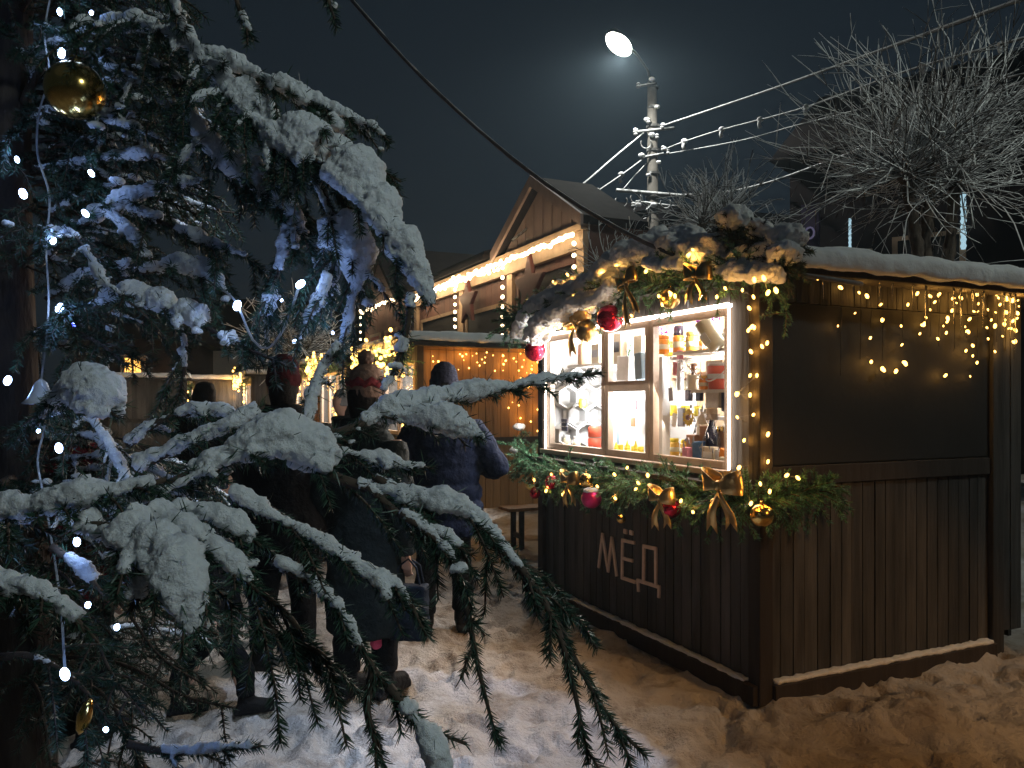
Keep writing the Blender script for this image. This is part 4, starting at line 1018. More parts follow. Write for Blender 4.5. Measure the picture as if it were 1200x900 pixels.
# the smaller house farther on
hs = thing('small_timber_house', HK(11.5, 0, 0), 'smaller timber house with a pale gable beyond the brightest eave', 'house')
G = frame(HK(11.3, 0, 0), D1, U1)
m = MB(); boards(m, G, 0, 5.2, 0, 5.0, 0, .05, .3); m.box(G, (0, 5.2), (.052, .2), (0, 5.0)); obj('front_wall', m, 'house_wood', hs)
m = MB(); m.poly_prism([G(.6, -.03, 5.0), G(5.2, -.03, 5.0), G(2.9, -.03, 6.7)], U1 * .12); obj('gable', m, 'gable_wood', hs)
for sgn in (-1, 1):
    a, b = G(2.9 + sgn * 2.6, -.3, 4.85), G(2.9, -.3, 6.8); m = MB(); m.poly_prism([a, b, b + Vector((0, 0, .18)), a + Vector((0, 0, .18))], U1 * 4); obj('roof_slope', m, 'roof_dark', hs)
for q in (1.0, 3.0):
    m = MB(); m.box(G, (q, q + 1.2), (-.04, -.003), (2.2, 3.9)); w = obj('window', m, 'drape', hs)
    m = MB(); m.box(G, (q - .1, q + 1.3), (-.06, -.003), (3.9, 4.0)); m.box(G, (q - .1, q), (-.06, -.003), (2.2, 3.9)); m.box(G, (q + 1.2, q + 1.3), (-.06, -.003), (2.2, 3.9)); obj('window_frame', m, 'house_trim', w)
HKs = HK; HK = G
eave_string(.3, 4.9, 4.85, 26, 'short warm light string on the smaller house farther on', .04, 1, drop=[(4.9, 4.7, 2.8, 8)], pw=3., every=7)
HK = HKs

# ------------------------------------------------------------------ far houses
M['plaster'] = pm('plaster', (.36, .33, .30), .85, var=.2, scale=1.5)
M['brick_red'] = pm('brick_red', (.17, .07, .055), .85, var=.3, scale=2, island=.1)
M['dark_plaster'] = pm('dark_plaster', (.025, .018, .018), .9, spec=.1, var=.3, scale=1.2)
def house_block(name, a, b, h, mat, label, roof_h=2., depth=6., wins=(), over=.4, roofm='roof_dark'):
    """a long house whose front runs from a to b"""
    a = Vector(a); b = Vector(b); d = (b - a).normalized(); n = Vector((-d.y, d.x, 0)); L = (b - a).length
    if n.y < 0: n = -n
    fr = frame(a, d, n); t = thing(name, a, label, 'house')
    m = MB(); m.box(fr, (0, L), (0, depth), (0, h)); obj('wall', m, mat, t)
    m = MB(); m.poly_prism([fr(-over, -over, h), fr(-over, depth + over, h), fr(-over, depth / 2, h + roof_h)], d * (L + 2 * over)); obj('roof', m, roofm, t)
    for (x0, x1, z0, z1, wm) in wins:
        m = MB(); m.box(fr, (x0, x1), (-.06, -.003), (z0, z1)); w = obj('window', m, wm, t)
        f = MB(); f.box(fr, (x0 - .12, x0), (-.09, -.003), (z0 - .1, z1 + .1)); f.box(fr, (x1, x1 + .12), (-.09, -.003), (z0 - .1, z1 + .1)); f.box(fr, (x0, x1), (-.088, -.003), (z1, z1 + .1)); f.box(fr, (x0, x1), (-.088, -.003), (z0 - .1, z0)); f.box(fr, ((x0 + x1) / 2 - .03, (x0 + x1) / 2 + .03), (-.085, -.061), (z0, z1))
        obj('window_frame', f, 'house_trim', w)
    return t, fr
t, fr = house_block('brick_house', (3.9, 24, 0), (11.0, 26, 0), 6.6, 'brick_red', 'dark reddish house behind the lamp post', 1.8, 6, ((1.5, 2.6, 3.6, 5.0, 'shutter'), (4.5, 5.6, 3.6, 5.0, 'shutter')))
t, fr = house_block('dark_house', (7.2, 20.5, 0), (17.5, 12.0, 0), 7.8, 'dark_plaster', 'dark house behind the pollarded tree with cold lit window edges', 2.8, 7, ((.6, 1.9, 2.4, 5.2, 'star_red'), (2.6, 3.9, 2.4, 5.4, 'shutter'), (5.6, 6.9, 2.4, 5.6, 'shutter'), (8.4, 9.6, 2.4, 5.4, 'star_red')))
def cold(x, y0, y1, label, w=.05):
    nrm = Vector((8.5, 10.3, 0)).normalized(); P0 = fr(0, -.16, 0)
    a, b = hit(x, y0, P0, nrm), hit(x, y1, P0, nrm)
    m = MB(); m.tube([a, b], w, 8)
    for k in range(9): m.ball(a.lerp(b, (k + .5) / 9), w * 1.35, 8, 6)
    tag(obj('light_tube', m, 'cold_strip', loc=b), label, 'light tube', 'cold light tubes on the dark house')
cold(996, 256, 302, 'thin cold light tube left of the pollarded trunk', .03)
cold(1129, 226, 292, 'brighter cold light tube right of the pollarded trunk', .05)
nrm = Vector((8.5, 10.3, 0)).normalized()
p = hit(949, 262, fr(0, -.4, 0), nrm); q = hit(949, 300, fr(0, -.4, 0), nrm)
t = thing('hanging_sign', q, 'dim purple upright sign with a pale ring letter above the stall roof', 'sign')
dd = Vector((10.3, -8.5, 0)).normalized(); m = MB(); SF = frame(Vector((p.x, p.y, 0)), dd, nrm)
m.box(SF, (-.22, .22), (0, .1), (q.z, p.z + .5)); M['sign_purple'] = pm('sign_purple', (.03, .012, .06), .5); obj('board', m, 'sign_purple', t)
m = MB(); zc = hit(949, 273, fr(0, -.42, 0), nrm).z
m.tube([SF(math.cos(w) * .11, -.02, zc + math.sin(w) * .14) for w in np.linspace(0, 2 * math.pi, 20)], .025, 6)
obj('lettering', m, 'dim_sign', t)
house_block('long_house', (-17, 36, 0), (-6.6, 38.5, 0), 4.2, 'plaster', 'long pale house across the square behind the spruce', 2.6, 7, ((1.5, 2.6, 1.6, 3.2, 'shutter'), (4.2, 5.3, 1.6, 3.2, 'shutter'), (7., 8.1, 1.6, 3.2, 'shutter')))
house_block('brick_house', (-7.0, 40, 0), (-1.0, 42, 0), 6.2, 'brick_red', 'dim reddish house far off under the drooping bough', 2.0, 7, ((1.2, 2.4, 3.4, 5.0, 'shutter'), (3.6, 4.8, 3.4, 5.0, 'shutter')))
house_block('orange_lit_house', (-14.4, 25.5, 0), (-10.8, 26.2, 0), 3.6, 'dark_plaster', 'dark house with a tall narrow orange window seen through the spruce', 1.4, 5, ((1.80, 2.30, 1.0, 3.0, 'orange_window'),))

# ------------------------------------------------------------------ lamp post and wires
D = 24.
pb = px(766, 470, D); pole = thing('street_lamp', (pb.x, D, 0), 'tall concrete lamp post with a bright white lamp and snowy brackets', 'street lamp')
ptop = px(764, 96, D)
m = MB(); m.tube([(pb.x, D, 0), (pb.x, D, 4), tuple(ptop)], [.22, .20, .14], 10); obj('pole', m, 'concrete', pole, True)
lp = px(725, 50, D - 2.)
m = MB(); m.tube([tuple(px(764, 104, D)), tuple(px(759, 82, D - .3)), tuple(px(745, 62, D - .9)), tuple(lp + Vector((.12, .1, .05)))], .035, 8); obj('arm', m, 'wire_snow', pole, True)
ax = (Vector((-.75, -.55, .30))).normalized()
m = MB(); m.lathe(lp - ax * .34 + Vector((0, 0, .07)), [(.06, 0), (.18, .1), (.22, .35), (.2, .6), (.06, .75)], 14, axis=ax); obj('lamp_head', m, 'metal', pole, True)
m = MB(); m.ball(lp - Vector((0, .04, .06)), .27, 18, 12, axis=ax, sz=1.65, sx=.9, sy=.9); obj('lamp_lens', m, 'lamp', pole, True)
for (y, r) in ((104, .17), (128, .19), (150, .22), (178, .21), (205, .22), (232, .24)):
    m = MB(); m.lathe(px(765.5, y, D), [(r, 0), (r, .07)], 12); obj('band', m, 'wire_snow', pole)
for (a, b, r) in (((722, 223), (830, 232), .06), ((742, 155), (790, 150), .045), ((750, 185), (778, 180), .04), ((745, 236), (800, 243), .04), ((748, 101), (768, 98), .04)):
    m = MB(); m.tube([px(*a, D - .18), px(*b, D - .18)], r, 8); obj('crossarm', m, 'wire_snow', pole, True)
for (x, y) in ((745, 156), (776, 148), (753, 183), (777, 174), (783, 178), (742, 240), (748, 100), (760, 142), (770, 160)):
    c = px(x, y, D - .2); m = MB(); m.lathe(c, [(.04, -.09), (.07, -.04), (.05, 0), (.07, .04), (.03, .08)], 10); obj('insulator', m, 'wire_snow', pole, True)
for (c0, rr) in (((728, 236), 7), ((752, 248), 9), ((745, 232), 6), ((780, 238), 6), ((757, 168), 6)):
    c = px(*c0, D - .22); r = rr * D / F
    m = MB(); m.tube([c + Vector((math.cos(w) * r, 0, math.sin(w) * r)) for w in np.linspace(2.6, 6.9, 14)], .022, 6); obj('loose_cable', m, 'wire_snow', pole, True)
m = MB(); lumps(m, [(px(x, y, D - .2), r * D / F, 1.2, .7) for x, y, r in ((764, 93, 4), (745, 152, 3), (777, 146, 3), (752, 182, 4), (779, 174, 3), (770, 125, 3.5), (758, 140, 3.5), (772, 190, 3), (760, 205, 3), (766, 240, 4), (748, 240, 4), (764, 158, 4))])
remesh(obj('snow', m, 'snow', pole), .03, .03, .06)
sl = light('street_lamp_light', lp - Vector((0, .08, .38)), 1500, (.95, .97, .90), .14, 'SPOT', spot_size=math.radians(158), spot_blend=.35)

def wire(pts, r, label, mat='wire_snow', clumps=(), name='overhead_wire', group='overhead wires at the lamp post'):
    """pts: (x, y, distance); snow clumps ride on it"""
    if mat == 'wire_snow': pts = [(x, y, d + (d - 9) * .667 if 9 < d <= 18 and max(q[2] for q in pts) <= 18 else d) for x, y, d in pts]; r *= .85
    P = spline([tuple(px(*p)) for p in pts], .2)
    t = thing(name, P[0], label, 'wire', group)
    m = MB(); m.tube(P, [r * (1 + .22 * noise.noise(Vector((i * .7, r * 99, 2)))) for i in range(len(P))], 6); obj('cable', m, mat, t, True)
    if clumps:
        for (x, y) in clumps:
            m = MB()
            j = min(range(len(P)), key=lambda i: abs(P[i][0] / P[i][1] * F + 600 - x)); c = Vector(P[j]); s = c.y / F
            m.ball(c + Vector((0, 0, .5 * s)), 4 * s, 8, 6, sz=.8); m.tube([c, c + Vector((-1.5 * s, 0, -5 * s)), c + Vector((0, 0, -9 * s))], [2.6 * s, 2 * s, 2.4 * s], 6)
            obj('snow_clump', m, 'snow', t, True)
    return t
wire([(775, 148, 18), (900, 106, 14.5), (1040, 56, 11.5), (1200, -2, 9), (1290, -36, 8)], .033, 'topmost snowy wire running from the lamp post to the upper right corner')
wire([(777, 176, 18), (802, 166, 17.3), (846, 152, 16), (940, 127, 14), (1060, 84, 11.5), (1180, 50, 9.6), (1280, 22, 8.4)], .024, 'snowy wire hung with small clumps of snow below the topmost one', clumps=((802, 1), (846, 1), (891, 1), (945, 1), (1009, 1), (1081, 1), (1175, 1)))
wire([(777, 181, 18), (830, 172, 17), (880, 162, 16), (930, 148, 15), (1010, 128, 13), (1140, 100, 11), (1210, 84, 10)], .020, 'thin lower wire under the clumped one')
wire([(790, 229, 18), (850, 225, 17), (900, 214, 16), (960, 193, 14.5), (1000, 178, 13.5), (1060, 150, 12.5), (1210, 92, 10.5)], .038, 'thick sagging double wire passing behind the pollarded tree')
wire([(754, 156, 24), (720, 184, 22.5), (690, 210, 20.6), (655, 238, 18.2), (600, 282, 16.4)], .030, 'wire from the lamp post down to the gable of the timber house')
wire([(754, 186, 24), (728, 205, 22.4), (700, 224, 20.4), (660, 250, 17.6), (640, 262, 16.4)], .022, 'clumped wire from the lamp post down to the timber house eave', clumps=((728, 1), (700, 1), (672, 1)))
wire([(757, 192, 18), (742, 208, 17.6), (730, 222, 17.3)], .018, 'short slack wire under the insulators left of the lamp post')
wire([(768, 236, 18), (740, 262, 17.5), (715, 290, 17), (690, 330, 16.6)], .028, 'snowy wire dropping behind the roof garland')
wire([(380, -38, 5.2), (412, 0, 5.1), (480, 76, 5.0), (560, 152, 4.9), (640, 216, 4.75), (720, 266, 4.55), (790, 299, 4.35), (860, 319, 4.05), (930, 321, 3.92), (1010, 333, 4.05)], .0125, 'thick dark supply cable swinging down to the stall roof', 'cable_grey', name='supply_cable', group=None)
m = MB(); P = spline([tuple(px(*p) + Vector((0, 0, .009))) for p in [(412, 0, 5.1), (480, 76, 5.0), (560, 152, 4.9), (640, 216, 4.75), (720, 266, 4.55), (790, 299, 4.35), (860, 319, 4.05)]], .03)
cable = [o for o in COL.objects if o.name == 'supply_cable'][0]
m.tube(P, [.0075 * (1 + .5 * noise.noise(Vector((i * .35, 3, 2)))) for i in range(len(P))], 6); obj('snow', m, 'snow', cable, True)

# ------------------------------------------------------------------ pollarded trees
def pollard(base, heads, label, shoots, L, seed, trunk_r=.2, up=.35, r0=.014):
    """a trunk that forks to knobbly heads, each a burst of long thin snowy shoots"""
    rnd = random.Random(seed); base = Vector(base); t = thing('pollarded_tree', base, label, 'tree', 'pollarded trees behind the stall')
    fork = base.lerp(Vector(heads[0]), .55); fork.x = base.x; fork.y = base.y
    m = MB(); m.tube([base, base.lerp(fork, .5), fork], [trunk_r, trunk_r * .85, trunk_r * .8], 12)
    for h in heads:
        h = Vector(h); mid = fork.lerp(h, .5) + Vector((rnd.uniform(-.15, .15), rnd.uniform(-.15, .15), -.05))
        m.tube([fork - Vector((0, 0, .1)), mid, h], [trunk_r * .75, trunk_r * .5, trunk_r * .42], 10); m.ball(h, trunk_r * .62, 12, 9, sz=1.2)
    remesh(obj('trunk', m, 'bark', t), .03, .07, .12)
    m = MB()
    for h in heads:
        h = Vector(h)
        for k in range(shoots):
            d = Vector((rnd.gauss(0, 1), rnd.gauss(0, 1), max(-.3, rnd.gauss(up, .75)))).normalized(); l = L * rnd.uniform(.45, 1.15)
            p = [h + d * .08]; dd = d.copy(); n = 7
            for i in range(n):
                dd = (dd + Vector((rnd.gauss(0, .21), rnd.gauss(0, .21), rnd.gauss(.04, .2)))).normalized(); p.append(p[-1] + dd * l / n)
            r = r0 * rnd.uniform(.7, 1.15); m.tube(p, [r * (1 - .65 * i / n) for i in range(n + 1)], 5)
            for q in range(rnd.randint(1, 5)):
                i = rnd.randint(2, n - 1); e = (dd + Vector((rnd.gauss(0, .7), rnd.gauss(0, .7), rnd.gauss(.15, .6)))).normalized(); l2 = l * rnd.uniform(.12, .35)
                m.tube([p[i], p[i] + e * l2 * .5, p[i] + e * l2 + Vector((0, 0, -.02))], [r * .6, r * .45, r * .3], 4)
    obj('crown', m, 'snowy_shoot', t)
    return t
hd0 = px(1095, 205, 9.5)
pollard((hd0.x, 9.5, 0), [px(1062, 205, 9.4), px(1120, 215, 9.7), px(1095, 165, 9.5)], 'large pollarded tree with a dark trunk and long snowy shoots behind the stall', 150, 1.75, 4, .15, .40, .010)
hd1 = px(835, 250, 13.5)
pollard((hd1.x, 13.5, 0), [px(822, 262, 13.4), px(850, 255, 13.7)], 'small pollarded tree with snowy twigs behind the tall snow cap', 85, 1.15, 9, .14, .5, .015)
hd2 = px(725, 330, 13.2)
pollard((hd2.x, 13.2, 0), [px(720, 325, 13.2)], 'low bush of snowy shoots between the timber house and the stall', 70, .95, 15, .1, .5, .012)
hd3 = px(345, 420, 21)
pollard((hd3.x, 21, 0), [px(338, 405, 21), px(356, 412, 21.3)], 'distant small snowy tree in front of the far reddish house', 110, 1.6, 19, .16, .5, .022)
# ------------------------------------------------------------------ people
for nm, col, rg in (('coat_dark', (.006, .007, .008), .8), ('coat_green', (.010, .014, .014), .75), ('blue_puffer', (.003, .008, .028), .8), ('coat_black', (.004, .004, .005), .8), ('coat_wine', (.10, .012, .018), .75), ('hat_red', (.04, .005, .007), .9), ('hat_beige', (.2, .13, .1), .9), ('hat_pattern', (.16, .025, .03), .9), ('hat_navy', (.03, .035, .06), .9),
        ('trouser', (.007, .008, .010), .85), ('boot', (.010, .010, .011), .55), ('hair', (.008, .006, .005), .7), ('bag', (.010, .015, .024), .7), ('mitten_pink', (.55, .08, .16), .85), ('scarf_grey', (.25, .24, .24), .9)):
    M[nm] = pm(nm, col, rg, var=.3, scale=12, bump=.35, bscale=50, spec=.12)
def person(x, y, H, face, label, coat='coat_dark', hem=.5, hat='hat_navy', pom=False, hood=False, stride=.0, stance=.11, arms=((-.30, -.02, .80), (.30, -.02, .80)), elbows=None, puffer=False, scarf=None, group=None, wide=1., lean=0., hand_mat='skin'):
    s = H / 1.75; f = Vector((math.sin(face), math.cos(face), 0)); r = Vector((f.y, -f.x, 0))
    o = Vector((x, y, ground_h(x, y)))
    P = lambda a, b, z: o + r * a * s + f * (b + lean * max(0, z - .9)) * s + Vector((0, 0, z * s))
    t = thing('person', o, label, 'person', group)
    feet = ((-stance, -stride), (stance, stride))
    if elbows is None: elbows = ((-.29, -.06, 1.10), (.29, -.06, 1.10))
    # body: one continuous mesh
    m = MB()
    def ell(cx, cy, z, a, b, n=16): return [P(cx + a * math.cos(w), cy + b * math.sin(w), z) for w in np.linspace(0, 2 * math.pi, n + 1)[:-1]]
    m.loft([ell(0, 0, z, a, b) for z, a, b in ((.84, .13, .09), (.95, .16, .11), (1.10, .14, .10), (1.28, .17, .115), (1.40, .17, .10), (1.46, .10, .07), (1.49, .055, .055))])
    m.loft([ell(0, .0 + .01 * k, z, a, b) for k, (z, a, b) in enumerate(((1.46, .055, .055), (1.53, .052, .056), (1.56, .058, .075), (1.62, .072, .092), (1.67, .077, .098), (1.71, .070, .088), (1.735, .045, .06), (1.75, .012, .015)))])
    m.ball(P(0, .105, 1.62), .016 * s, 8, 6, sz=1.3); m.ball(P(0, .085, 1.575), .022 * s, 8, 6, sz=.5)
    for q in (-1, 1):
        m.ball(P(q * .078, -.005, 1.62), .025 * s, 8, 6, sz=1.3, sx=.5)
        m.ball(P(q * .03, .092, 1.645), .013 * s, 8, 6)
    for i, q in enumerate((-1, 1)):
        sh_, el, wr = P(q * .19, 0, 1.40), P(*elbows[i]), P(*arms[i])
        m.tube([sh_, sh_.lerp(el, .5), el, el.lerp(wr, .6), wr], [.052 * s, .046 * s, .04 * s, .036 * s, .028 * s], 10)
        d = (wr - el).normalized(); sd = d.cross(f).normalized() if abs(d.dot(f)) < .95 else r
        nn = sd.cross(d)
        m.tube([wr, wr + d * .045 * s, wr + d * .085 * s], [.026 * s, .036 * s, .034 * s], 10, flat=.6)
        for k in range(4):
            b0 = wr + d * .08 * s + sd * (k - 1.5) * .0185 * s; L = (.062, .072, .066, .05)[k] * s
            m.tube([b0, b0 + d * L * .55, b0 + d * L * .95 + nn * .02 * s], [.0085 * s, .008 * s, .006 * s], 8)
        b0 = wr + d * .03 * s - sd * .03 * s; m.tube([b0, b0 + d * .035 * s - sd * .02 * s, b0 + d * .07 * s - sd * .018 * s], [.011 * s, .0095 * s, .007 * s], 8)
        fx, fy = feet[i]
        m.tube([P(q * .09, 0, .88), P(q * .09 + (fx - q * .09) * .4, fy * .35 + .02, .50), P(fx, fy, .09)], [.07 * s, .048 * s, .036 * s], 10)
        m.tube([P(fx, fy - .04, .06), P(fx, fy + .15, .045)], [.045 * s, .035 * s], 8)
    remesh(obj('body', m, 'skin', t), .0075, smooth=1)
    # trousers and boots
    m = MB()
    for i, q in enumerate((-1, 1)):
        fx, fy = feet[i]
        m.tube([P(q * .085, 0, .95), P(q * .09, 0, .80), P(q * .09 + (fx - q * .09) * .4, fy * .35 + .03, .50), P(fx, fy, .30), P(fx, fy, .13)], [.12 * s, .11 * s, .082 * s, .075 * s, .075 * s], 12)
    m.loft([ell(0, 0, z, a, b) for z, a, b in ((.80, .17, .13), (.95, .18, .13), (1.02, .17, .12))])
    remesh(obj('trousers', m, 'trouser', t), .016, .022, .09, 2)
    for i, q in enumerate((-1, 1)):
        fx, fy = feet[i]; m = MB()
        m.tube([P(fx, fy - .0, .30), P(fx, fy, .12), P(fx, fy, .06)], [.062 * s, .06 * s, .062 * s], 12)
        m.tube([P(fx, fy - .06, .05), P(fx, fy + .06, .055), P(fx, fy + .17, .045), P(fx, fy + .20, .04)], [.05 * s, .055 * s, .046 * s, .03 * s], 10)
        m.box(lambda a, b, z: P(a, b, z), (fx - .045, fx + .045), (fy - .09, fy + .2), (.0, .03)); remesh(obj('boot', m, 'boot', t), .012, .008, .06, 2)
    # coat with sleeves
    m = MB(); w = wide
    prof = [(hem, .235 * w, .19 * w), (hem + .12, .24 * w, .19 * w), (.86, .235 * w, .175 * w), (1.05, .215 * w, .16 * w), (1.22, .225 * w, .165 * w), (1.36, .225 * w, .15 * w), (1.43, .17 * w, .12 * w), (1.485, .085, .085), (1.53, .082, .085)]
    prof = [q for q in prof if q[0] >= hem]
    if puffer:
        pr = []
        z = hem
        while z < 1.40:
            k = np.interp(z, [q[0] for q in prof], [q[1] for q in prof]); k2_ = np.interp(z, [q[0] for q in prof], [q[2] for q in prof])
            pr += [(z, k * .98, k2_ * .98), (z + .03, k * 1.03, k2_ * 1.03), (z + .085, k * 1.03, k2_ * 1.03)]; z += .115
        prof = pr + [q for q in prof if q[0] > 1.41]
    m.loft([ell(0, 0, z, a, b, 24) for z, a, b in prof])
    for i, q in enumerate((-1, 1)):
        sh_, el, wr = P(q * .175, 0, 1.385), P(*elbows[i]), P(*arms[i])
        n = 12; pts = []; rd = []
        for k in range(n + 1):
            u = k / n; p_ = sh_.lerp(el, u * 2) if u < .5 else el.lerp(wr, u * 2 - 1); pts.append(p_)
            rd.append((.092 - .03 * u) * s * w * ((1.03 if k % 2 else .96) if puffer else 1))
        m.tube(pts, rd, 14)
    m.tube([P(.1 * math.cos(a), .1 * math.sin(a) - .005, 1.495) for a in np.linspace(0, 2 * math.pi, 17)], .036 * s, 8)
    if puffer: m.ball(P(0, -.115, 1.44), .115 * s, 14, 9, sz=.75, sx=1.2)
    remesh(obj('coat', m, coat, t), .0125, .03 if not puffer else .03, .11 if not puffer else .07, 2)
    # hood, hat, hair
    if hood:
        m = MB(); m.loft([ell(0, -.02 + .01 * k, z, a, b, 18) for k, (z, a, b) in enumerate(((1.46, .13, .13), (1.54, .125, .135), (1.62, .12, .13), (1.70, .11, .12), (1.76, .08, .09), (1.79, .02, .03)))])
        remesh(obj('hood', m, coat, t), .014, .02, .08, 2)
    else:
        m = MB(); m.loft([ell(0, -.018, z, a, b, 18) for z, a, b in ((1.52, .066, .072), (1.58, .079, .088), (1.64, .083, .098), (1.68, .08, .098))]); obj('hair', m, 'hair', t, True)
        m = MB(); m.loft([ell(0, .005, z, a, b, 20) for z, a, b in ((1.635, .096, .116), (1.66, .1, .12), (1.70, .099, .119), (1.705, .092, .112), (1.76, .088, .106), (1.80, .066, .08), (1.825, .03, .035))])
        ht = obj('hat', m, hat, t, True); remesh(ht, .009, .012, .03, 1)
        if pom:
            m = MB(); m.ball(P(0, .0, 1.855), .045 * s, 14, 10); o2 = obj('pompom', m, hat, ht, True); remesh(o2, .008, .03, .02, 0)
    if scarf:
        m = MB(); m.tube([P(.095 * math.cos(a), .1 * math.sin(a), 1.50 + .012 * math.sin(3 * a)) for a in np.linspace(0, 2 * math.pi, 17)], .045 * s, 8); remesh(obj('scarf', m, scarf, t), .012, .03, .05, 1)
    return t, P

R_ = math.radians
t, P = person(-.465, 5.42, 1.77, R_(-8), 'person in a blue padded jacket and dark knit hat near the bench', 'blue_puffer', .66, 'hat_navy', stance=.13, stride=.03, arms=((-.26, .22, 1.02), (.27, .24, 1.10)), elbows=((-.33, -.04, 1.08), (.36, -.05, 1.10)), puffer=True, wide=1.08)
t, P = person(-.80, 4.32, 1.74, R_(28), 'person in a long dark coat and a pale bobble hat with a red pattern', 'coat_green', .36, 'hat_beige', pom=True, stance=.09, stride=.05, wide=.98, arms=((-.24, .12, .86), (.25, .02, .80)), elbows=((-.26, -.05, 1.1), (.27, -.05, 1.1)))
hat = [c for c in t.children if c.name.startswith('hat')][0]
m = MB(); rr = [[P((.104 + o_) * math.cos(a), .005 + (.124 + o_) * math.sin(a), z + .012 * math.sin(9 * a)) for a in np.linspace(0, 2 * math.pi, 37)[:-1]] for z, o_ in ((1.70, .0), (1.705, .004), (1.735, .003), (1.74, -.004))]
m.loft(rr); obj('pattern_band', m, 'hat_pattern', hat, True)
bp_ = P(.27, .03, .70)
t2 = thing('shopping_bag', bp_ - Vector((0, 0, .38)), 'slate blue shopping bag hanging from the hand of the long coat', 'bag')
BFm = frame(Vector((bp_.x, bp_.y, 0)), Vector((.96, -.2, 0)).normalized(), Vector((.2, .96, 0)).normalized())
m = MB(); m.box(BFm, (-.10, .10), (-.05, .05), (.33, .62)); bg = obj('body', m, 'bag', t2); remesh(bg, .012, .03, .08, 2)
for b in (-.03, .03):
    m = MB(); m.tube([BFm(-.07, b, .63), BFm(-.05, b, .72), BFm(0, b * .3, .76), BFm(.05, b, .72), BFm(.07, b, .63)], .006, 6); obj('handle', m, 'bag', t2)
q = px(441, 752, 4.25); m = MB(); m.ball(q, .035, 12, 8, sz=1.3); m.tube([q + Vector((0, 0, .04)), q + Vector((.01, 0, .12))], .006, 6); remesh(obj('pink_pouch', m, 'mitten_pink', t2), .008, .01, .04)
person(-1.37, 4.74, 1.80, R_(-10), 'person in a dark coat and a deep red hat behind the snowy bough', 'coat_black', .62, 'hat_red', stance=.11, stride=.06, wide=1.15)
person(-3.35, 8.6, 1.80, R_(10), 'person in a black hood standing before the distant stalls', 'coat_black', .6, hood=True, wide=1.1)
person(-1.52, 4.02, 1.22, R_(65), 'child in dark clothes mostly hidden behind the lower boughs', 'coat_dark', .62, 'hat_navy', stance=.10, stride=.22, wide=1.1)
person(-2.05, 3.75, 1.68, R_(30), 'person in a wine red jacket half hidden behind the spruce trunk', 'coat_wine', .7, 'hat_navy', stance=.1, wide=1.05, scarf='scarf_grey')
person(-1.75, 8.2, 1.68, R_(-150), 'person in a pale cap facing this way between the red hat and the bobble hat', 'coat_dark', .6, 'scarf_grey', stance=.1)
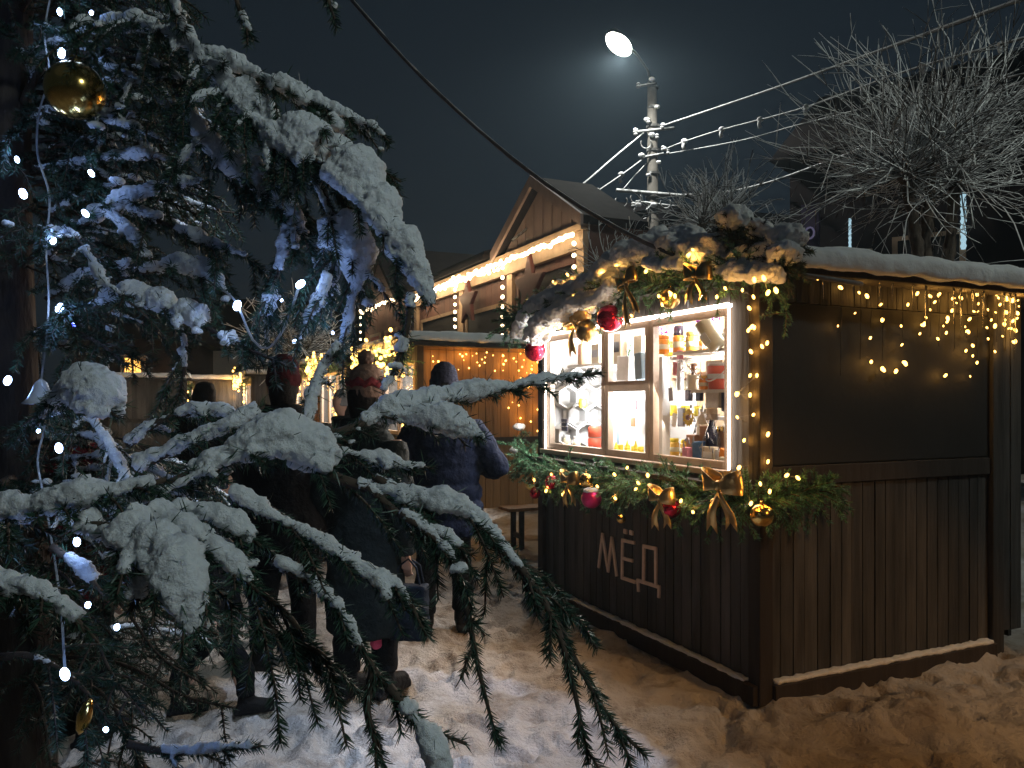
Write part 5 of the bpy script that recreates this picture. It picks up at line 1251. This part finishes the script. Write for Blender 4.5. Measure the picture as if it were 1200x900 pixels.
# ------------------------------------------------------------------ the spruce in front
TR = px(20, 470, 2.0); TR.z = 0
tree = thing('spruce_tree', (TR.x, TR.y, 0), 'tall snow laden spruce filling the left of the view, strung with cold lights', 'tree')
m = MB(); tp = []
for i in range(24):
    z = 4.2 * i / 23; tp.append((TR.x + .02 * math.sin(z * 2.1), TR.y + .015 * math.cos(z * 1.7), z))
m.tube(tp, [.078 * (1 - .55 * i / 23) + (.03 if i == 0 else 0) for i in range(24)], 14)
obj('trunk', m, 'bark', tree, True)
def bough(pts, snow, tl=.17, step=.026, droop=.28, twsnow=.6, root=False, wood=.007, dens=1900, needle=.0185, W_=.0016, px_pts=True, bare_from=None, seed=None, main_needles=1., snow_flat=.8):
    """pts: (x, y, distance); snow: half thickness in pixels of the photograph at each point"""
    global rng
    if px_pts: q = [(*px(x, y, d), s * d / F) for (x, y, d), s in zip(pts, snow)]
    else: q = [(*p, s) for p, s in zip(pts, snow)]
    q = np.array(q)
    S = spline(q, .012); P = S[:, :3]; sn = np.maximum(S[:, 3], 0)
    n = len(P); L = np.linalg.norm(np.diff(P, axis=0), axis=1).sum()
    sp = Spray(); wr = [wood * (1 - .72 * i / n) for i in range(n)]
    sp.w.tube(P, wr, 6)
    sp.needles(P, needle, W_, dens * main_needles, .7, -.1)
    smb = MB(); has = False
    poke = []
    def snow_tube(pp, rr, lift):
        nonlocal has
        run = []; rd = []
        def flush():
            nonlocal has
            if len(run) > 1: smb.tube(run, rd, 10, flat=None); has = True
        for k, (p, r) in enumerate(zip(pp, rr)):
            if r > .0024 and noise.noise(Vector(p) * 17 + Vector((9, 0, 0))) > -.42:
                r2 = r * max(.12, 1 + .75 * noise.noise(Vector(p) * 13) + .6 * noise.noise(Vector(p) * 31) + .3 * noise.noise(Vector(p) * 70))
                run.append(Vector(p) + Vector((0, 0, r2 * lift))); rd.append(r2); poke.append((*run[-1], r2))
            else:
                flush(); run = []; rd = []
        flush()
    snow_tube(P[::2], sn[::2], .55)
    big = sn.max()
    if big > .027:      # wide slabs: more tubes side by side
        T = np.gradient(P, axis=0); T /= np.linalg.norm(T, axis=1)[:, None] + 1e-9
        Lt = np.cross(T, [0, 0, 1.]); Lt /= np.linalg.norm(Lt, axis=1)[:, None] + 1e-9
        for k in (-1, 1):
            off = P + Lt * (sn * .75 * k)[:, None]; off[:, 2] -= sn * .25
            snow_tube(off[::2], (sn * .5)[::2], .4)
    # side twigs
    a = 0.; acc = 0.; side = 1; stp = step
    seg = np.linalg.norm(np.diff(P, axis=0), axis=1)
    for i in range(2, n - 2):
        acc += seg[i - 1]
        if acc < stp: continue
        stp = step * random.choice((.4, .7, 1., 1.3, 1.9))
        acc = 0.; side = -side
        u = i / n
        T = Vector(P[i + 1] - P[i - 1]).normalized(); Lv = T.cross(Vector((0, 0, 1)))
        if Lv.length < .2: Lv = Vector((random.uniform(-1, 1), random.uniform(-1, 1), 0))
        Lv.normalize()
        l = tl * (1 - .62 * u) * random.uniform(.35, 1.3)
        d = (T * random.uniform(.5, .9) + Lv * side * random.uniform(.45, .95) + Vector((0, 0, random.uniform(-.45, .15)))).normalized()
        p0 = Vector(P[i]); qq = [tuple(p0), tuple(p0 + d * l * .5 + Vector((0, 0, -.06 * l))), tuple(p0 + d * l + Vector((0, 0, -droop * l)))]
        tw = spline(qq, .012); sp.w.tube(tw, [.0028 - .0016 * k / len(tw) for k in range(len(tw))], 4)
        sp.needles(tw, needle, W_, dens, .7, -.05)
        if l > .11 and random.random() < .7:      # a second order
            for _ in range(2):
                j = random.randrange(2, len(tw) - 2); e = (Vector(tw[j + 1] - tw[j]).normalized() + Vector((random.gauss(0, .6), random.gauss(0, .6), random.uniform(-.5, .1)))).normalized()
                b0 = Vector(tw[j]); t2 = spline([tuple(b0), tuple(b0 + e * l * .2), tuple(b0 + e * l * .42 + Vector((0, 0, -.03)))], .012)
                sp.w.tube(t2, .0015, 4); sp.needles(t2, needle, W_, dens, .7)
        if sn[i] > .003 and random.random() < twsnow:
            k = max(3, int(len(tw) * random.uniform(.5, .95))); r0 = min(.0078, sn[i] * .6) * random.uniform(.45, 1.15)
            snow_tube(tw[:k:1], [r0 * (1 - .5 * (j / k) ** 2) for j in range(k)], .75)
            if random.random() < .35:
                j = random.randrange(len(tw)); smb.ball(Vector(tw[j]) + Vector((0, 0, .006)), random.uniform(.006, .013), 10, 7, sz=.65, sx=random.uniform(1, 1.6)); has = True
    if poke:       # needles that stand out through the snow, mostly along its sides and underside
        A = np.repeat(np.array(poke), 9 if big > .012 else 6, axis=0); A = A[rng.uniform(0, 1, len(A)) < .8]; k = len(A)
        D = rng.normal(size=(k, 3)); D[:, 2] = np.where(rng.uniform(0, 1, k) < .22, abs(D[:, 2]), -abs(D[:, 2]) * .9 + .1); D /= np.linalg.norm(D, axis=1)[:, None]
        b0 = A[:, :3] + D * (A[:, 3:] * .85); l = A[:, 3:] * .35 + rng.uniform(.011, .022, (k, 1)); D2 = D + rng.normal(0, .25, (k, 3)); D2 /= np.linalg.norm(D2, axis=1)[:, None]
        S2 = np.cross(D2, rng.normal(size=(k, 3))); S2 /= np.linalg.norm(S2, axis=1)[:, None] + 1e-9; w = W_ * .5
        sp.tri.append(np.stack([b0 - S2 * w, b0 + S2 * w, b0 + D2 * l * .6 + S2 * w, b0 + D2 * l, b0 + D2 * l * .6 - S2 * w], 1))
    o = sp.link('bough', ('twig', 'needle'), tree)
    if has:
        so = obj('snow', smb, 'snow', o)
        remesh(so, .0033, .013, .016, 1, True)
    return o
B = bough
# upper arch and its heavy slab
B([(28, 120, 1.97), (45, 82, 1.93), (70, 55, 1.86), (150, 30, 1.76), (205, 42, 1.66), (250, 82, 1.6), (300, 135, 1.55), (360, 182, 1.5), (415, 215, 1.46), (452, 258, 1.43), (470, 290, 1.42)], [0, 5, 6, 8, 9, 10, 20, 27, 27, 23, 8], wood=.012, tl=.25, step=.018)
B([(255, 105, 1.62), (280, 120, 1.58), (330, 165, 1.53), (385, 205, 1.49), (440, 235, 1.45)], [8, 14, 18, 18, 10], tl=.2, step=.018)
B([(445, 258, 1.43), (470, 296, 1.42), (490, 328, 1.42), (506, 360, 1.42)], [15, 17, 13, 5], tl=.07)
B([(235, 62, 1.63), (290, 85, 1.6), (340, 108, 1.58), (380, 135, 1.57), (412, 165, 1.56)], [9, 9, 7, 6, 3])
B([(270, 75, 1.62), (320, 98, 1.6), (390, 130, 1.58), (438, 150, 1.57), (456, 166, 1.56)], [4, 6, 6, 4, 2], tl=.10)
B([(340, 162, 1.55), (390, 172, 1.54), (425, 187, 1.53), (470, 213, 1.52)], [7, 9, 8, 3], tl=.11)
B([(205, 100, 1.68), (230, 150, 1.65), (262, 190, 1.62), (310, 228, 1.6), (345, 258, 1.58), (362, 292, 1.57)], [5, 11, 13, 10, 12, 5], tl=.2, step=.018)
B([(370, 212, 1.5), (392, 262, 1.5), (392, 305, 1.5), (378, 345, 1.5), (355, 385, 1.5)], [12, 15, 17, 12, 5], tl=.16, step=.018)
B([(400, 250, 1.5), (418, 310, 1.5), (412, 360, 1.5), (398, 415, 1.5)], [10, 14, 11, 4], tl=.16, step=.018)
B([(300, 190, 1.6), (335, 245, 1.58), (330, 305, 1.57), (308, 365, 1.57), (296, 410, 1.57)], [7, 10, 8, 5, 2], tl=.18, step=.02)
B([(120, 75, 1.78), (170, 105, 1.74), (215, 140, 1.7), (245, 175, 1.67)], [5, 6, 7, 3])
B([(90, 60, 1.83), (140, 65, 1.78), (190, 80, 1.73), (230, 105, 1.7)], [4, 5, 5, 2])
# left side, middle height
B([(33, 148, 1.9), (60, 128, 1.8), (100, 131, 1.75), (150, 149, 1.71), (190, 165, 1.7)], [4, 6, 7, 7, 2])
B([(40, 198, 1.92), (90, 192, 1.83), (150, 184, 1.77), (205, 188, 1.73)], [2, 4, 6, 3])
B([(45, 310, 1.95), (80, 276, 1.85), (130, 246, 1.75), (190, 222, 1.67), (238, 212, 1.62)], [5, 8, 9, 9, 4], wood=.009)
B([(125, 248, 1.75), (152, 275, 1.7), (178, 304, 1.67)], [7, 8, 3], tl=.11)
B([(150, 245, 1.72), (200, 265, 1.67), (250, 288, 1.64), (290, 300, 1.62)], [6, 7, 5, 2])
B([(60, 250, 1.92), (110, 225, 1.85), (150, 215, 1.8)], [3, 4, 2])
B([(45, 392, 1.95), (90, 366, 1.8), (140, 352, 1.68), (200, 364, 1.62), (250, 388, 1.57), (300, 413, 1.54), (345, 432, 1.53)], [4, 6, 11, 11, 9, 3, 0], wood=.009)
B([(55, 350, 1.95), (110, 320, 1.85), (155, 312, 1.78), (190, 322, 1.75)], [5, 7, 5, 2])
B([(165, 318, 1.72), (215, 316, 1.67), (250, 330, 1.64), (274, 352, 1.63)], [6, 10, 10, 3])
B([(190, 360, 1.64), (215, 395, 1.62), (215, 440, 1.62), (205, 475, 1.62)], [5, 4, 2, 0])
B([(80, 385, 1.85), (120, 405, 1.78), (150, 430, 1.74)], [0, 0, 0])
# the low big branches
B([(18, 560, 1.98), (-60, 600, 1.35), (-30, 610, 1.08), (0, 604, 1.02), (60, 596, 1.0), (125, 580, 1.0), (195, 562, 1.02)], [0, 8, 14, 14, 15, 13, 8], wood=.014, tl=.14, step=.014)
B([(40, 500, 1.75), (78, 466, 1.36), (108, 470, 1.3), (140, 490, 1.28)], [3, 14, 24, 12], tl=.08)
B([(140, 600, 1.05), (215, 560, 1.08), (290, 530, 1.1), (345, 525, 1.12), (392, 548, 1.12)], [10, 15, 18, 23, 14], wood=.010)
B([(180, 600, 1.12), (255, 545, 1.16), (335, 518, 1.2), (400, 506, 1.25), (450, 486, 1.3), (520, 470, 1.35), (580, 459, 1.4), (640, 446, 1.45), (704, 437, 1.5)], [8, 12, 13, 9, 12, 11, 9, 5, 0], wood=.011, tl=.07, dens=1900)
B([(440, 490, 1.3), (490, 494, 1.3), (540, 506, 1.3), (567, 514, 1.3)], [11, 12, 12, 5], tl=.07)
B([(150, 522, 1.3), (190, 492, 1.3), (240, 484, 1.3), (290, 491, 1.3), (325, 505, 1.3)], [7, 8, 7, 6, 4], tl=.07)
B([(160, 550, 1.2), (220, 520, 1.2), (270, 503, 1.2), (310, 476, 1.22)], [8, 10, 10, 8], tl=.07)
B([(362, 505, 1.3), (366, 465, 1.32), (380, 430, 1.35), (398, 405, 1.36)], [6, 8, 9, 5], tl=.05)
B([(482, 345, 1.42), (476, 390, 1.42), (463, 430, 1.42), (449, 458, 1.4)], [5, 8, 8, 3], tl=.06)
B([(345, 540, 1.15), (400, 562, 1.15), (450, 578, 1.15), (500, 592, 1.15), (548, 602, 1.15), (590, 645, 1.15), (640, 705, 1.15), (678, 780, 1.14), (715, 842, 1.13), (757, 886, 1.12)], [14, 9, 8, 11, 17, 8, 0, 0, 0, 0], wood=.009, tl=.17, step=.045)
B([(562, 622, 1.14), (612, 668, 1.12), (650, 730, 1.1), (672, 805, 1.1), (690, 896, 1.1)], [8, 3, 0, 0, 0], tl=.10, step=.05)
B([(590, 650, 1.16), (640, 680, 1.18), (680, 730, 1.2), (700, 760, 1.2)], [4, 0, 0, 0], tl=.1)
B([(470, 600, 1.1), (520, 642, 1.1), (545, 705, 1.1), (560, 780, 1.09), (583, 872, 1.08)], [6, 5, 0, 0, 0], tl=.06, step=.05)
B([(430, 570, 1.12), (480, 612, 1.12), (520, 630, 1.12), (552, 650, 1.12)], [5, 7, 8, 3], tl=.1)
B([(440, 560, 1.15), (470, 575, 1.15), (500, 600, 1.15), (520, 628, 1.15)], [4, 4, 3, 0], tl=.1)
B([(345, 510, 1.2), (400, 530, 1.22), (455, 545, 1.24), (508, 548, 1.25)], [6, 6, 8, 3], tl=.09)
B([(270, 580, 1.05), (330, 612, 1.05), (390, 645, 1.05), (430, 674, 1.05), (470, 692, 1.05), (500, 745, 1.05)], [9, 7, 7, 8, 4, 0], tl=.12)
B([(320, 655, 1.0), (385, 700, 1.0), (415, 745, 1.0), (440, 786, 1.0), (490, 846, 1.0), (547, 872, 1.0)], [5, 6, 5, 3, 0, 0], tl=.11, step=.05)
B([(438, 784, 1.0), (430, 830, 1.0), (440, 868, 1.0), (450, 900, 1.0)], [2, 0, 0, 0], tl=.07, step=.05)
B([(455, 805, .99), (480, 835, .98), (500, 868, .98), (520, 915, .98)], [2, 7, 11, 8], tl=.06)
B([(240, 640, 1.05), (300, 690, 1.06), (345, 730, 1.06), (372, 790, 1.06)], [4, 2, 0, 0], tl=.16)
B([(290, 690, 1.05), (320, 740, 1.05), (380, 770, 1.05), (400, 830, 1.05)], [2, 0, 0, 0], tl=.16)
# the near, hand shaped load of snow
B([(95, 615, 1.0), (160, 628, .94), (208, 672, .90), (232, 742, .88)], [12, 24, 27, 8], wood=.009, tl=.15, step=.018)
B([(170, 630, .95), (170, 680, .92), (150, 720, .90)], [16, 20, 6], tl=.08)
B([(180, 605, .98), (245, 640, .96), (303, 694, .95)], [13, 16, 6], tl=.14, step=.02)
B([(205, 598, 1.0), (265, 612, 1.0), (308, 642, 1.0)], [11, 13, 5], tl=.14, step=.02)
B([(-70, 690, .9), (0, 690, .86), (60, 702, .85), (102, 740, .85)], [12, 14, 13, 6], wood=.010, tl=.12, step=.016)
B([(60, 640, 1.2), (95, 668, 1.2), (125, 700, 1.2)], [7, 9, 3])
B([(150, 872, 1.3), (200, 882, 1.3), (250, 879, 1.3), (305, 875, 1.3)], [2, 4, 4, 2], tl=.08)
B([(0, 770, 1.3), (40, 770, 1.3), (90, 800, 1.3), (130, 850, 1.3)], [3, 2, 2, 0], tl=.2)
# tips from higher boughs
B([(262, -60, 1.5), (274, -12, 1.5), (282, 15, 1.5), (297, 48, 1.5)], [4, 5, 5, 2], tl=.08)
B([(368, -40, 1.4), (380, -12, 1.4), (386, 6, 1.4), (392, 22, 1.4)], [4, 5, 3, 0], tl=.07)
B([(150, -60, 1.6), (185, -20, 1.6), (205, 5, 1.6), (215, 40, 1.6)], [5, 6, 5, 2], tl=.12)
# the rest of the tree: boughs round the trunk, mostly behind and below the ones above
random.seed(33)
def allowed(p):
    x = 600 + p.x / p.y * F; y = 470 - (p.z - EYE) / p.y * F
    if p.y < .7: return False
    if y < 60: return x < 235
    if y < 330: return x < 300 - abs(y - 150) * .15
    if y < 430: return x < 200
    if y < 520: return x < 110
    if y < 620: return x < 330
    return x < 330 - (y - 620) * .25
k = 0; tries = 0
while k < 64 and tries < 5000:
    tries += 1
    z0 = random.uniform(.35, 2.75); az = random.uniform(-.85, 1.3); L = random.uniform(.35, .95) * (1.1 if z0 < 1.6 else .85)
    d = Vector((math.cos(az), math.sin(az), 0)); a = Vector((TR.x, TR.y, z0)); e = a + d * L + Vector((0, 0, random.uniform(-.32, .0) * L))
    mid = a + d * L * .5 + Vector((0, 0, .05 * L))
    if not (allowed(e) and allowed(mid)): continue
    low = z0 < 1.25
    s = 0 if (low and random.random() < .7) else random.uniform(.005, .011)
    B([tuple(a), tuple(mid), tuple(a + d * L * .8 + (e - a - d * L) * .7), tuple(e)], [0, s, s * .9, 0], px_pts=False, tl=.20, step=.036, twsnow=.85, dens=800, W_=.0018, wood=.007)
    k += 1

# ------------------------------------------------------------------ what hangs on the spruce
cb = [(72, 62, 1.74, 1.4), (70, 14, 1.8, 1.0), (107, 15, 1.8, .8), (107, 203, 1.70, 1.0), (27, 227, 1.78, 1.5), (20, 187, 1.8, .9), (100, 250, 1.68, 1.1), (62, 282, 1.75, 1.2), (70, 361, 1.72, 1.4), (9, 446, 1.75, 1.4), (69, 525, 1.55, 1.25), (76, 790, 1.15, 1.15), (278, 358, 1.5, 1.3), (352, 333, 1.46, 1.2), (137, 735, 1.1, .6), (103, 709, 1.08, .6), (124, 855, 1.2, .6), (90, 635, 1.2, .9), (86, 381, 1.7, .6), (58, 580, 1.6, .7), (140, 455, 1.6, .6), (45, 505, 1.7, .6), (345, 400, 1.6, .55), (330, 352, 1.56, .4), (390, 390, 1.55, .4)]
bl = [(px(x, y, d), 'cool' if s > .65 else 'cool_small', s * .66 if s > .65 else s * 1.3) for x, y, d, s in cb]
bl += [(px(390, 415, 1.45), 'blue', 1.2), (px(86, 381, 1.69), 'blue', 1.)]
wp = [[px(*p) for p in [(60, -10, 1.76), (52, 40, 1.76), (58, 90, 1.75), (46, 130, 1.76), (44, 180, 1.77), (58, 230, 1.76), (54, 290, 1.75), (57, 350, 1.73), (54, 400, 1.72), (48, 455, 1.70), (52, 500, 1.64), (44, 540, 1.6), (55, 600, 1.5), (70, 700, 1.3), (76, 785, 1.16)]],
      [px(*p) for p in [(262, 340, 1.56), (278, 356, 1.505), (296, 398, 1.5), (315, 408, 1.5), (335, 380, 1.48), (352, 331, 1.465)]]]
light_string('light_string', 'cold white light string on a frosted wire along the spruce trunk', [spline([tuple(p) for p in w], .02) for w in wp], bl, None, .0026, 'frost_wire', glow=(.14, (.26, .45, 1.), 1, Vector((.004, -.03, .012))))
bauble(88, 106, 66, 0, 'gold', 'large gold bauble hanging by the spruce trunk', d=1.68, group=None)
t = thing('bell_ornament', px(48, 478, 1.69), 'frosted clear bell ornament hanging below the trunk lights', 'ornament')
c = px(48, 455, 1.69); m = MB(); m.lathe(c, [(.003, .02), (.012, .012), (.018, -.005), (.026, -.02), (.036, -.032), (.033, -.034), (.01, -.02)], 18); M['frost'] = pm('frost', (.7, .74, .8), .25, spec=.6, transmission=.3); obj('bell', m, 'frost', t, True)
m = MB(); m.ball(c + Vector((0, 0, -.036)), .006, 10, 7); obj('clapper', m, 'frost', t, True)
p0 = px(4, 455, 2.25); t = thing('wooden_post', (p0.x, 2.25, 0), 'bare brown wooden post at the left edge beside the spruce trunk', 'post')
m = MB(); m.box(lambda x, y, z: Vector((p0.x + x, 2.25 + y, z)), (-.06, .018), (-.03, .04), (0, 1.93)); bevel(obj('shaft', m, 'warm_wood', t), .004)
m = MB(); m.box(lambda x, y, z: Vector((p0.x + x, 2.25 + y, z)), (-.065, .022), (-.036, .046), (1.931, 1.955)); remesh(obj('snow_cap', m, 'snow', t), .006, .012, .04)
p0 = px(99, 840, 1.25); m = MB(); m.lathe(p0, [(.001, -.03), (.008, -.02), (.012, 0), (.008, .02), (.002, .03)], 10, axis=Vector((.3, 0, 1))); tag(obj('icicle_ornament', m, 'gold', smooth=True, loc=p0), 'small gold spindle ornament deep in the lower boughs', 'ornament')
# ------------------------------------------------------------------ light that comes from the street
# cold floodlight high over the square, beyond the boughs
s = light('square_floodlight', (.9, 1.2, 7.0), 1150, (.60, .74, 1.), .05, 'SPOT', spot_size=math.radians(20.5), spot_blend=.06)
aim(s, (-.62, 3.3, 0))
# pale street lamp behind the viewer that falls on the spruce
s = light('street_light_behind', (3.5, -1.9, 4.6), 330, (.80, .97, .98), .35, 'SPOT', spot_size=math.radians(38), spot_blend=.5)
aim(s, (-.8, 1.4, 1.6))
# sodium street lamp behind and to the right of the viewer
o = light('sodium_street_lamp', (7.0, -4.0, 6.5), 1150, (1., .48, .14), .15, 'SPOT', spot_size=math.radians(22), spot_blend=.3)
aim(o, (1.75, 3.5, -.5))
# street light on the right that falls on the pollarded tree and the roof
s = light('spot_from_right', (10.5, 3.2, 8.5), 900, (.92, 1., .88), .2, 'SPOT', spot_size=math.radians(58), spot_blend=.5)
aim(s, (3.9, 7.3, 4.3))
s = light('spot_from_right', (10.5, 3.0, 8.6), 480, (.92, 1., .88), .2, 'SPOT', spot_size=math.radians(36), spot_blend=.5)  # extra spot added only to brighten the tree crown, not a second lamp
aim(s, (4.8, 9.2, 5.0))
sun = light('night_sky_glow', (0, 0, 30), .012, (.75, .85, 1.), kind='SUN', angle=math.radians(60))
sun.rotation_euler = (math.radians(25), math.radians(-15), 0)
C = SC.cycles
C.use_denoising = True; C.use_adaptive_sampling = True; C.adaptive_threshold = .03; C.adaptive_min_samples = 24; C.max_bounces = 6; C.diffuse_bounces = 3; C.glossy_bounces = 3; C.transmission_bounces = 4; C.transparent_max_bounces = 8
C.sample_clamp_indirect = 4.; C.caustics_reflective = False; C.caustics_refractive = False; C.use_light_tree = True
for o in list(COL.objects):
    if o.parent is None and o.type == 'MESH' and 'kind' not in o.keys() and 'label' not in o.keys(): print('NO LABEL', o.name)

hz = MB(); hz.box(lambda x, y, z: Vector((x, y, z)), (-70, 75), (-9, 85), (-1.2, 11.5))
hm, hnt, hout = nt_new('haze'); pv = N(hnt, 'ShaderNodeVolumePrincipled'); pv.inputs['Density'].default_value = .0018; pv.inputs['Anisotropy'].default_value = .55; pv.inputs['Color'].default_value = (.62, .84, 1, 1)
hnt.links.new(pv.outputs[0], hout.inputs['Volume'])
ho = obj('haze', hz, hm); ho['kind'] = 'stuff'
C.volume_bounces = 0; C.volume_step_rate = 4
